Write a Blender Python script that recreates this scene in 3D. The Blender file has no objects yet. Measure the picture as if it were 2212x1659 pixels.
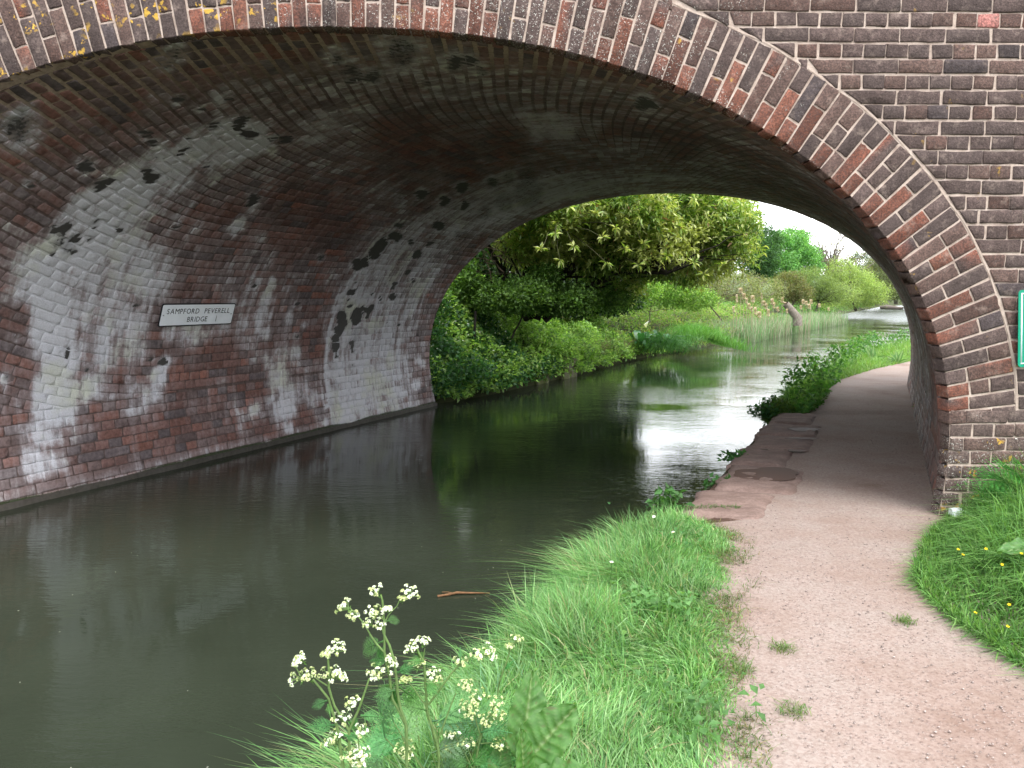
import bpy, math, random
import numpy as np
from mathutils import Vector, Matrix

rnd = random.Random(7)
rng = np.random.default_rng(11)
D2R = math.radians
sc = bpy.context.scene
COL = sc.collection

# ------------------------------------------------------------------ camera, sky, sun, exposure
CAM_H, PITCH, YAW, FPX = 1.32, D2R(6.41), D2R(1.0), 773.0
cd = bpy.data.cameras.new("camera")
cd.sensor_width = 36.0
cd.lens = 36.0 * FPX / 1024.0
cd.clip_start = 0.05
cd.clip_end = 3000
cam = bpy.data.objects.new("camera", cd)
COL.objects.link(cam)
cam.location = (0, 0, CAM_H)
cam.rotation_euler = (math.pi / 2 - PITCH, 0, -YAW)
sc.camera = cam

SUN_EL, SUN_AZ = D2R(62), D2R(150)        # azimuth clockwise from +Y
world = bpy.data.worlds.new("World")
sc.world = world
world.use_nodes = True
wn, wl = world.node_tree.nodes, world.node_tree.links
wn.clear()
w_out = wn.new("ShaderNodeOutputWorld")
w_bg = wn.new("ShaderNodeBackground")
w_bg.inputs["Strength"].default_value = 0.125
w_sky = wn.new("ShaderNodeTexSky")
w_sky.sky_type = 'NISHITA'
w_sky.sun_disc = False
w_sky.sun_elevation = SUN_EL
w_sky.sun_rotation = SUN_AZ
w_tc = wn.new("ShaderNodeTexCoord")
w_map = wn.new("ShaderNodeMapping")
w_map.inputs["Scale"].default_value = (1.2, 1.2, 3.0)
w_no = wn.new("ShaderNodeTexNoise")
w_no.inputs["Scale"].default_value = 2.2
w_no.inputs["Detail"].default_value = 6
w_no.inputs["Roughness"].default_value = 0.55
w_r = wn.new("ShaderNodeValToRGB")
w_r.color_ramp.elements[0].position = 0.28
w_r.color_ramp.elements[0].color = (0.55, 0.55, 0.55, 1)
w_r.color_ramp.elements[1].position = 0.52
w_r.color_ramp.elements[1].color = (0.97, 0.97, 0.97, 1)
w_no2 = wn.new("ShaderNodeTexNoise")
w_no2.inputs["Scale"].default_value = 1.1
w_no2.inputs["Detail"].default_value = 4
w_r2 = wn.new("ShaderNodeValToRGB")
w_r2.color_ramp.elements[0].position = 0.3
w_r2.color_ramp.elements[0].color = (6.6, 7.2, 7.9, 1)
w_r2.color_ramp.elements[1].position = 0.65
w_r2.color_ramp.elements[1].color = (9.4, 9.6, 9.8, 1)
w_mix = wn.new("ShaderNodeMixRGB")
wl.new(w_tc.outputs["Generated"], w_map.inputs["Vector"])
wl.new(w_map.outputs[0], w_no.inputs["Vector"])
wl.new(w_map.outputs[0], w_no2.inputs["Vector"])
wl.new(w_no.outputs["Fac"], w_r.inputs[0])
wl.new(w_no2.outputs["Fac"], w_r2.inputs[0])
wl.new(w_r.outputs[0], w_mix.inputs[0])
wl.new(w_sky.outputs[0], w_mix.inputs[1])
wl.new(w_r2.outputs[0], w_mix.inputs[2])
wl.new(w_mix.outputs[0], w_bg.inputs["Color"])
wl.new(w_bg.outputs[0], w_out.inputs["Surface"])

sun_d = bpy.data.lights.new("sun", 'SUN')
sun_d.energy = 1.3
sun_d.angle = D2R(32)
sun_d.color = (1.0, 0.96, 0.9)
sun = bpy.data.objects.new("sun", sun_d)
COL.objects.link(sun)
sdir = Vector((math.sin(SUN_AZ) * math.cos(SUN_EL), math.cos(SUN_AZ) * math.cos(SUN_EL), math.sin(SUN_EL)))
sun.rotation_euler = sdir.to_track_quat('Z', 'Y').to_euler()

vs = sc.view_settings
vs.view_transform = 'Standard'
vs.look = 'None'
vs.gamma = 1.0
vs.use_curve_mapping = False
vs.exposure = 1.62
cy = sc.cycles
cy.max_bounces = 10
cy.diffuse_bounces = 6
cy.glossy_bounces = 4
cy.transmission_bounces = 4
cy.caustics_reflective = False
cy.caustics_refractive = False
cy.use_denoising = True

# ------------------------------------------------------------------ helpers
def onZ_dir(px, py):
    """direction of a 2212-wide photo pixel in world space"""
    k = 1024 / 2212
    x = (px * k - 512) / FPX
    z = -(py * k - 384) / FPX
    y = 1.0
    c, s = math.cos(-PITCH), math.sin(-PITCH)
    y, z = y * c - z * s, y * s + z * c
    c, s = math.cos(-YAW), math.sin(-YAW)
    return np.array([x * c - y * s, x * s + y * c, z])

def at(px, py, Y):
    d = onZ_dir(px, py)
    return np.array([0, 0, CAM_H]) + d * (Y / d[1])

def vnoise(p, seed=0):
    """value noise, p (N,k) -> 0..1"""
    p = np.asarray(p, float)
    i = np.floor(p).astype(np.int64)
    f = p - i
    f = f * f * (3 - 2 * f)
    k = p.shape[1]
    out = np.zeros(len(p))
    for c in range(2 ** k):
        w = np.ones(len(p)); h = np.full(len(p), seed * 7919 + 13, dtype=np.int64)
        for a in range(k):
            b = (c >> a) & 1
            w *= f[:, a] if b else 1 - f[:, a]
            h = (h * 1103515245 + (i[:, a] + b) * (374761393 + a * 668265263)) & 0xffffffff
            h ^= h >> 13
        h = (h * 1274126177) & 0xffffffff
        h ^= h >> 16
        out += w * ((h & 0xffffff) / float(0xffffff))
    return out

def fbm(p, seed=0, o=4):
    s, a, t = 0, 1.0, 0
    p = np.asarray(p, float)
    for k in range(o):
        s = s + a * vnoise(p * 2 ** k + 17.3 * k, seed + k); t += a; a *= .5
    return s / t

def sstep(a, b, x):
    t = np.clip((x - a) / (b - a), 0, 1)
    return t * t * (3 - 2 * t)

def mesh(name, verts, faces, mat, parent=None, smooth=False, attrs=None, link=True):
    """faces: list of arrays, each (n,3) or (n,4). attrs: {name: (N,3|4) array} per vertex"""
    me = bpy.data.meshes.new(name)
    v = np.asarray(verts, dtype=np.float32)
    faces = [np.asarray(f, dtype=np.int32) for f in faces if len(f)]
    me.vertices.add(len(v))
    me.vertices.foreach_set("co", v.ravel())
    nl = sum(f.size for f in faces); nf = sum(len(f) for f in faces)
    me.loops.add(nl); me.polygons.add(nf)
    me.loops.foreach_set("vertex_index", np.concatenate([f.ravel() for f in faces]))
    tot = np.concatenate([np.full(len(f), f.shape[1], dtype=np.int32) for f in faces])
    st = np.concatenate([[0], np.cumsum(tot)[:-1]]).astype(np.int32)
    me.polygons.foreach_set("loop_start", st)
    me.update(calc_edges=True)
    if smooth:
        me.polygons.foreach_set("use_smooth", np.ones(nf, dtype=bool))
    for an, av in (attrs or {}).items():
        av = np.asarray(av, dtype=np.float32)
        if av.shape[1] == 3:
            av = np.concatenate([av, np.ones((len(av), 1), dtype=np.float32)], 1)
        a = me.color_attributes.new(an, 'FLOAT_COLOR', 'POINT')
        a.data.foreach_set("color", av.ravel())
    if mat:
        me.materials.append(mat)
    o = bpy.data.objects.new(name, me)
    if link:
        COL.objects.link(o)
    if parent:
        o.parent = parent
    return o

def tag(o, label=None, cat=None, group=None, kind=None):
    if label: o["label"] = label
    if cat: o["category"] = cat
    if group: o["group"] = group
    if kind: o["kind"] = kind
    return o

def empty(name, loc=(0, 0, 0), label=None, cat=None, group=None, kind=None):
    o = bpy.data.objects.new(name, None)
    o.empty_display_size = .1
    COL.objects.link(o)
    o.location = loc
    return tag(o, label, cat, group, kind)

class MB:
    """collects geometry for one mesh"""
    def __init__(s):
        s.v, s.q, s.t, s.c, s.n = [], [], [], [], 0
    def add(s, v, q=None, t=None, col=(1, 1, 1)):
        v = np.asarray(v, float).reshape(-1, 3)
        s.v.append(v)
        if q is not None and len(q): s.q.append(np.asarray(q) + s.n)
        if t is not None and len(t): s.t.append(np.asarray(t) + s.n)
        c = np.asarray(col, float)
        s.c.append(np.tile(c, (len(v), 1)) if c.ndim == 1 else c)
        s.n += len(v)
    def tube(s, pts, radii, n=6, col=(1, 1, 1)):
        pts = [np.asarray(p, float) for p in pts]
        rings = []
        up = np.array([0.13, 0.21, 0.97])
        for i, p in enumerate(pts):
            d = pts[min(i + 1, len(pts) - 1)] - pts[max(i - 1, 0)]
            d = d / (np.linalg.norm(d) + 1e-9)
            a = np.cross(d, up)
            if np.linalg.norm(a) < .1: a = np.cross(d, [1, 0, 0.1])
            a /= np.linalg.norm(a); b = np.cross(d, a)
            r = radii[i] if hasattr(radii, '__len__') else radii
            th = np.arange(n) * 2 * math.pi / n
            rings.append(p + r * (np.cos(th)[:, None] * a + np.sin(th)[:, None] * b))
        q = []
        for i in range(len(pts) - 1):
            for k in range(n):
                k2 = (k + 1) % n
                q.append((i * n + k, i * n + k2, (i + 1) * n + k2, (i + 1) * n + k))
        s.add(np.concatenate(rings), q, None, col)
    def box(s, lo, hi, col=(1, 1, 1), M=None):
        x0, y0, z0 = lo; x1, y1, z1 = hi
        v = np.array([(x0, y0, z0), (x1, y0, z0), (x1, y1, z0), (x0, y1, z0), (x0, y0, z1), (x1, y0, z1), (x1, y1, z1), (x0, y1, z1)], float)
        if M is not None: v = v @ np.asarray(M[0]).T + np.asarray(M[1])
        s.add(v, [(0, 3, 2, 1), (4, 5, 6, 7), (0, 1, 5, 4), (1, 2, 6, 5), (2, 3, 7, 6), (3, 0, 4, 7)], None, col)
    def build(s, name, mat, parent=None, smooth=False, attr='col', origin=None):
        v = np.concatenate(s.v)
        if origin is not None: v = v - np.asarray(origin)
        f = []
        if s.q: f.append(np.concatenate(s.q))
        if s.t: f.append(np.concatenate(s.t))
        return mesh(name, v, f, mat, parent, smooth, {attr: np.concatenate(s.c)})

# ------------------------------------------------------------------ materials
class NT:
    def __init__(s, name):
        s.m = bpy.data.materials.new(name); s.m.use_nodes = True
        s.nt = s.m.node_tree; s.n = s.nt.nodes; s.n.clear()
        s.out = s.n.new("ShaderNodeOutputMaterial")
    def L(s, a, b): s.nt.links.new(a, b)
    def _in(s, sock, v):
        if isinstance(v, bpy.types.NodeSocket): s.L(v, sock)
        elif v is not None:
            if isinstance(v, (tuple, list)) and len(v) == 3 and sock.type == 'RGBA': v = (*v, 1)
            sock.default_value = v
    def attr(s, name, out="Color"):
        a = s.n.new("ShaderNodeAttribute"); a.attribute_name = name; return a.outputs[out]
    def obj(s):
        return s.n.new("ShaderNodeTexCoord").outputs["Object"]
    def geo(s, out="Position"):
        return s.n.new("ShaderNodeNewGeometry").outputs[out]
    def mapping(s, v, scale=(1, 1, 1), rot=(0, 0, 0), loc=(0, 0, 0)):
        m = s.n.new("ShaderNodeMapping"); s.L(v, m.inputs["Vector"])
        m.inputs["Scale"].default_value = scale; m.inputs["Rotation"].default_value = rot; m.inputs["Location"].default_value = loc
        return m.outputs[0]
    def noise(s, v, scale, detail=4, rough=.55, dist=0, out="Fac"):
        m = s.n.new("ShaderNodeTexNoise"); s.L(v, m.inputs["Vector"])
        m.inputs["Scale"].default_value = scale; m.inputs["Detail"].default_value = detail
        m.inputs["Roughness"].default_value = rough; m.inputs["Distortion"].default_value = dist
        return m.outputs[out]
    def voro(s, v, scale, out="Distance", feature='F1', rand=1):
        m = s.n.new("ShaderNodeTexVoronoi"); s.L(v, m.inputs["Vector"]); m.feature = feature
        m.inputs["Scale"].default_value = scale; m.inputs["Randomness"].default_value = rand
        return m.outputs[out]
    def ramp(s, f, stops):
        r = s.n.new("ShaderNodeValToRGB"); s.L(f, r.inputs[0]); e = r.color_ramp.elements
        while len(e) < len(stops): e.new(.5)
        for i, (p, c) in enumerate(stops):
            e[i].position = p
            e[i].color = (c, c, c, 1) if not hasattr(c, '__len__') else (*c, 1)
        return r.outputs[0]
    def mix(s, f, a, b, mode='MIX'):
        m = s.n.new("ShaderNodeMixRGB"); m.blend_type = mode
        s._in(m.inputs[0], f); s._in(m.inputs[1], a); s._in(m.inputs[2], b); return m.outputs[0]
    def math(s, op, a, b=None, clamp=False):
        m = s.n.new("ShaderNodeMath"); m.operation = op; m.use_clamp = clamp
        s._in(m.inputs[0], a); s._in(m.inputs[1], b); return m.outputs[0]
    def sep(s, c):
        m = s.n.new("ShaderNodeSeparateColor"); s.L(c, m.inputs[0]); return m.outputs
    def sepv(s, c):
        m = s.n.new("ShaderNodeSeparateXYZ"); s.L(c, m.inputs[0]); return m.outputs
    def maprange(s, v, a, b, c=0, d=1, smooth=True):
        m = s.n.new("ShaderNodeMapRange"); m.interpolation_type = 'SMOOTHSTEP' if smooth else 'LINEAR'
        s._in(m.inputs[0], v); s._in(m.inputs[1], a); s._in(m.inputs[2], b); s._in(m.inputs[3], c); s._in(m.inputs[4], d)
        return m.outputs[0]
    def bump(s, h, strength=.5, dist=.01, n=None):
        m = s.n.new("ShaderNodeBump"); s.L(h, m.inputs["Height"]); m.inputs["Strength"].default_value = strength
        m.inputs["Distance"].default_value = dist
        if n is not None: s.L(n, m.inputs["Normal"])
        return m.outputs[0]
    def pbr(s, col, rough=.85, spec=.3, normal=None, **kw):
        p = s.n.new("ShaderNodeBsdfPrincipled")
        s._in(p.inputs["Base Color"], col); s._in(p.inputs["Roughness"], rough); s._in(p.inputs["Specular IOR Level"], spec)
        if normal is not None: s.L(normal, p.inputs["Normal"])
        for k, v in kw.items(): s._in(p.inputs[k.replace('_', ' ')], v)
        s.L(p.outputs[0], s.out.inputs["Surface"]); return p

def mat_brick_face():
    t = NT("weathered_brick")
    v = t.obj(); c = t.attr("col")
    n1 = t.noise(v, 22, 6, .65); n2 = t.noise(v, 90, 5, .7); n3 = t.noise(v, 6, 3)
    sp = t.noise(v, 300, 3, .7)
    col = t.mix(1, c, t.ramp(n1, [(.25, .55), (.5, 1.0), (.8, 1.45)]), 'MULTIPLY')
    col = t.mix(t.ramp(n2, [(.40, 0), (.60, .72)]), col, (.034, .024, .023))
    col = t.mix(t.ramp(t.noise(v, 13, 6, .72), [(.54, 0), (.70, .5)]), col, (.34, .26, .22))
    col = t.mix(t.ramp(t.noise(v, 3.2, 4, .6), [(.48, 0), (.72, .42)]), col, (.05, .036, .034))
    col = t.mix(t.ramp(sp, [(.56, 0), (.7, .5)]), col, (.30, .22, .19))
    # lichens: white and ochre specks
    m = t.attr("mask"); ms = t.sep(m)
    vo = t.voro(t.mix(.06, v, t.noise(v, 40, 2, out="Color")), 75); 
    spots = t.math('MULTIPLY', t.ramp(vo, [(.16, 1), (.30, 0)]), t.ramp(t.math('ADD', t.noise(v, 9, 3), t.math('MULTIPLY', ms[0], .42)), [(.70, 0), (.86, 1)]))
    col = t.mix(spots, col, (.52, .50, .45))
    vo2 = t.voro(t.mix(.12, v, t.noise(v, 22, 3, out="Color")), 17)
    sp2 = t.math('MULTIPLY', t.ramp(vo2, [(.26, 1), (.33, 0)]), t.ramp(t.math('ADD', t.noise(v, 5, 2), t.math('MULTIPLY', ms[1], .5)), [(.70, 0), (.80, 1)]))
    col = t.mix(sp2, col, (.50, .30, .055))
    nb = t.bump(t.math('ADD', n2, t.math('MULTIPLY', n1, 1.5)), .9, .006)
    t.pbr(col, .9, .2, nb)
    return t.m

def mat_mortar():
    t = NT("lime_mortar")
    v = t.obj()
    n1 = t.noise(v, 14, 5, .6); n2 = t.noise(v, 120, 4, .7)
    col = t.ramp(n1, [(.25, (.30, .22, .185)), (.5, (.48, .38, .32)), (.75, (.58, .48, .42))])
    col = t.mix(t.ramp(n2, [(.5, 0), (.75, .55)]), col, (.20, .15, .13))
    t.pbr(col, .95, .1, t.bump(n2, .7, .004))
    return t.m

def mat_barrel():
    """bricks and mortar of the vault; col = brick colour, mask = lime, soot, moss, dev = developed position"""
    t = NT("vault_brick")
    v = t.obj(); c = t.attr("col"); ms = t.sep(t.attr("mask")); dev = t.attr("dev", "Vector")
    n1 = t.noise(v, 30, 5, .65); n2 = t.noise(v, 110, 4, .7); n3 = t.noise(v, 5, 5, .6)
    st = t.noise(t.mapping(dev, (.8, 11, 1)), 1.0, 7, .66)
    col = t.mix(1, c, t.ramp(n1, [(.25, .55), (.5, 1.0), (.8, 1.5)]), 'MULTIPLY')
    lf = t.math('ADD', ms[0], t.math('MULTIPLY', t.math('SUBTRACT', n1, .5), .45))
    lf = t.math('ADD', lf, t.math('MULTIPLY', t.math('SUBTRACT', st, .5), 1.15))
    lf = t.math('ADD', lf, t.math('MULTIPLY', t.math('SUBTRACT', n3, .5), .8))
    lime = t.maprange(lf, .12, .85)
    hi = t.maprange(lf, .50, .95)
    lcol = t.mix(hi, (.31, .255, .255), (.66, .65, .69))
    lcol = t.mix(t.math('MULTIPLY', t.ramp(t.noise(v, 2.3, 4), [(.52, 0), (.66, .7)]), hi), lcol, (.60, .61, .46))
    lcol = t.mix(t.ramp(n2, [(.45, 0), (.75, .4)]), lcol, (.17, .14, .14))
    col = t.mix(t.math('MULTIPLY', lime, .92), col, lcol)
    sf = t.math('ADD', ms[1], t.math('MULTIPLY', t.math('SUBTRACT', t.noise(v, 26, 6, .7), .5), 1.3))
    soot = t.maprange(sf, .44, .62)
    col = t.mix(soot, col, t.mix(t.noise(v, 55, 3), (.006, .006, .006), (.022, .024, .018)))
    grime = t.maprange(t.math('ADD', ms[1], t.math('MULTIPLY', t.math('SUBTRACT', st, .5), .8)), .12, .6)
    col = t.mix(t.math('MULTIPLY', grime, .55), col, (.10, .09, .085))
    mf = t.maprange(t.math('ADD', ms[2], t.math('MULTIPLY', t.math('SUBTRACT', n2, .5), .6)), .4, .75)
    col = t.mix(mf, col, t.mix(n1, (.012, .014, .008), (.045, .06, .018)))
    h = t.math('ADD', t.math('MULTIPLY', n2, .6), t.math('ADD', n1, t.math('MULTIPLY', soot, -2.2)))
    t.pbr(col, t.maprange(lime, 0, 1, .75, .6), .35, t.bump(h, .55, .006))
    return t.m

def mat_leaf(name, trans=.35, rough=.5, spec=.35):
    t = NT(name)
    c = t.attr("col")
    n = t.noise(t.geo(), 60, 2)
    c = t.mix(1, c, t.ramp(n, [(.3, .8), (.7, 1.2)]), 'MULTIPLY')
    p = t.n.new("ShaderNodeBsdfPrincipled")
    t.L(c, p.inputs["Base Color"]); p.inputs["Roughness"].default_value = rough; p.inputs["Specular IOR Level"].default_value = spec
    tr = t.n.new("ShaderNodeBsdfTranslucent")
    t.L(t.mix(1, c, (1.25, 1.3, .55), 'MULTIPLY'), tr.inputs[0])
    mx = t.n.new("ShaderNodeMixShader"); mx.inputs[0].default_value = trans
    t.L(p.outputs[0], mx.inputs[1]); t.L(tr.outputs[0], mx.inputs[2]); t.L(mx.outputs[0], t.out.inputs["Surface"])
    return t.m

def mat_bark():
    t = NT("bark"); v = t.obj(); c = t.attr("col")
    n = t.noise(t.mapping(v, (1, 1, .3)), 30, 5, .65)
    col = t.mix(1, c, t.ramp(n, [(.3, .5), (.7, 1.5)]), 'MULTIPLY')
    t.pbr(col, .9, .2, t.bump(n, .8, .02)); return t.m

def mat_simple(name, col, rough=.6, spec=.4, nscale=None, namt=.3, bump=0, bd=.002):
    t = NT(name); c = col; nb = None
    if nscale:
        n = t.noise(t.obj(), nscale, 5, .6)
        c = t.mix(1, (*col, 1), t.ramp(n, [(.3, 1 - namt), (.7, 1 + namt)]), 'MULTIPLY')
        if bump: nb = t.bump(n, bump, bd)
    t.pbr(c, rough, spec, nb); return t.m

def mat_ground():
    t = NT("earth"); v = t.geo(); c = t.attr("col")
    n1 = t.noise(v, 5, 6, .6); n2 = t.noise(v, 60, 4, .7)
    col = t.mix(1, c, t.ramp(n1, [(.3, .65), (.7, 1.4)]), 'MULTIPLY')
    col = t.mix(t.ramp(n2, [(.45, 0), (.7, .5)]), col, (.04, .03, .02))
    t.pbr(col, .95, .15, t.bump(n2, .8, .02)); return t.m

def mat_path():
    t = NT("gravel_path"); v = t.geo()
    n1 = t.noise(v, 1.6, 5, .6); n2 = t.noise(v, 9, 5, .65); n3 = t.noise(v, 70, 5, .7)
    col = t.ramp(n1, [(.28, (.215, .145, .115)), (.45, (.28, .212, .18)), (.6, (.31, .255, .225)), (.75, (.25, .19, .16))])
    col = t.mix(t.ramp(n2, [(.4, 0), (.7, .55)]), col, (.33, .25, .22))
    vc = t.voro(v, 85, "Color"); vd = t.voro(v, 85)
    g = t.math('MULTIPLY', t.ramp(vd, [(.25, 1), (.5, 0)]), t.ramp(t.sep(vc)[0], [(.55, 0), (.65, 1)]))
    g = t.math('MULTIPLY', g, t.ramp(n2, [(.35, .15), (.6, 1)]))
    col = t.mix(t.math('MULTIPLY', g, .45), col, t.mix(t.sep(vc)[1], (.17, .12, .11), (.46, .40, .37)))
    col = t.mix(t.ramp(n3, [(.35, .5), (.6, 0)]), col, (.15, .09, .07))
    m = t.attr("col")
    col = t.mix(1, col, m, 'MULTIPLY')
    h = t.math('ADD', t.math('MULTIPLY', g, 1.2), n3)
    t.pbr(col, .92, .2, t.bump(h, .7, .005)); return t.m

def mat_stone(name, a, b, moss=0.0):
    t = NT(name); v = t.geo()
    n1 = t.noise(v, 7, 6, .65); n2 = t.noise(v, 60, 5, .7)
    st = t.noise(t.mapping(v, (3, 12, 12), (0, 0, D2R(-20))), 1, 5, .65)
    col = t.ramp(n1, [(.3, a), (.7, b)])
    col = t.mix(t.ramp(n2, [(.45, 0), (.75, .5)]), col, tuple(x * .4 for x in a))
    col = t.mix(t.ramp(st, [(.35, .45), (.5, 0)]), col, tuple(x * .5 for x in a))
    if moss: col = t.mix(t.ramp(n1, [(.5 - moss * .3, 0), (.6, 1)]), col, (.10, .12, .02))
    t.pbr(col, .85, .25, t.bump(t.math('ADD', n2, t.math('MULTIPLY', st, 1.5)), .8, .012)); return t.m

def mat_water():
    t = NT("canal_water"); v = t.geo()
    # short wind ripples, long axis roughly across the line of sight, strength varying in patches
    a = t.noise(t.mapping(v, (8, 27, 1), (0, 0, D2R(10))), 1.0, 3, .55, .5)
    b = t.noise(t.mapping(v, (2.0, 6.0, 1), (0, 0, D2R(-12))), 1.0, 2, .5, .4)
    cc = t.noise(t.mapping(v, (13, 40, 1), (0, 0, D2R(5))), 1.0, 2, .5, .3)
    patch = t.ramp(t.noise(v, .42, 3, .5), [(.40, .10), (.60, 1)])
    h = t.math('ADD', t.math('MULTIPLY', a, .55), t.math('ADD', t.math('MULTIPLY', b, .8), t.math('MULTIPLY', cc, .18)))
    far_ = t.maprange(t.sepv(v)[1], 45, 62, 0, 5)
    h = t.math('MULTIPLY', h, t.math('ADD', patch, far_))
    nb = t.bump(h, .6, .0105)
    mur = t.ramp(t.noise(v, .8, 4), [(.3, (.020, .025, .016)), (.7, (.030, .037, .024))])
    t.pbr(mur, t.maprange(t.sepv(v)[1], 42, 60, .035, .24), .5, nb, IOR=1.333); return t.m

M = dict(
    face=mat_brick_face(), mortar=mat_mortar(), barrel=mat_barrel(),
    leaf=mat_leaf("leaf", .45), leaf_gloss=mat_leaf("glossy_leaf", .4, .32, .5), grass=mat_leaf("grass_blade", .35, .45, .35),
    petal=mat_leaf("petal", .35, .6, .2), straw=mat_leaf("dry_reed", .2, .8, .1),
    bark=mat_bark(), ground=mat_ground(), path=mat_path(), water=mat_water(),
    coping=mat_stone("coping_sandstone", (.19, .125, .105), (.30, .21, .18)),
    block=mat_stone("pale_block", (.22, .19, .15), (.33, .29, .24), .5),
    rubble=mat_stone("rubble", (.15, .12, .11), (.33, .29, .26)),
    sign_white=mat_simple("sign_white", (.86, .88, .92), .35, .4, 9, .05),
    sign_black=mat_simple("sign_black", (.012, .014, .018), .4, .4),
    sign_green=mat_simple("sign_green", (.0, .26, .15), .35, .4, 12, .05),
    render=mat_simple("road", (.09, .09, .09), .9, .2, 8, .2),
)

# ------------------------------------------------------------------ bridge geometry: skew vault
TAN = 0.5015
AX = math.atan(TAN); CA, SA = math.cos(AX), math.sin(AX)
XC, YF, VL = -0.895, 4.5, 7.72         # centre of the near arch, plane of the near face, barrel length
A_, ZS, B_, NS = 3.582, 0.40, 2.412, 2.155
def profile(n=600):
    th = np.linspace(0, math.pi / 2, n)
    x = A_ * np.cos(th) ** (2 / NS); z = ZS + B_ * np.sin(th) ** (2 / NS)
    zb = np.linspace(-1.0, ZS, 60)[:-1]
    xb = A_ - .085 * ((ZS - zb) / .64) ** 1.6
    xr = np.concatenate([xb, x]); zr = np.concatenate([zb, z])
    X = np.concatenate([-xr, xr[::-1][1:]]); Z = np.concatenate([zr, zr[::-1][1:]])
    return X, Z
PX, PZ = profile()
PQ = PX * CA
PU = np.concatenate([[0], np.cumsum(np.hypot(np.diff(PQ), np.diff(PZ)))])
PS = np.concatenate([[0], np.cumsum(np.hypot(np.diff(PX), np.diff(PZ)))])   # arc length in the face plane
def _norm(a, b, L):
    ta, tb = np.gradient(a, L), np.gradient(b, L); l = np.hypot(ta, tb)
    return -tb / l, ta / l      # outward (away from the opening)
NQ, NZ = _norm(PQ, PZ, PU)
NXF, NZF = _norm(PX, PZ, PS)
def vault(u, v, off=0.0):
    """developed (u, v) + offset outward -> world"""
    u = np.asarray(u, float); v = np.asarray(v, float)
    q = np.interp(u, PU, PQ); z = np.interp(u, PU, PZ)
    nq = np.interp(u, PU, NQ); nz = np.interp(u, PU, NZ)
    q = q + nq * off; z = z + nz * off
    return np.stack([XC + q * CA + v * SA, YF - q * SA + v * CA, z], -1)
def vface(u):   # v of the near face plane at u
    return np.interp(u, PU, PQ) * TAN
def ring(s, off, y=YF):
    x = np.interp(s, PS, PX) + np.interp(s, PS, NXF) * off
    z = np.interp(s, PS, PZ) + np.interp(s, PS, NZF) * off
    return np.stack([XC + x, np.full_like(np.asarray(x), y), z], -1)
UMAX = PU[-1]
U_SP = float(np.interp(0.42, PZ[:len(PZ) // 2], PU[:len(PU) // 2]))   # springing of the spiral courses, left
qs = np.interp(U_SP, PU, PQ)
BETA = math.atan2(2 * abs(qs) * TAN, UMAX - 2 * U_SP)

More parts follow.
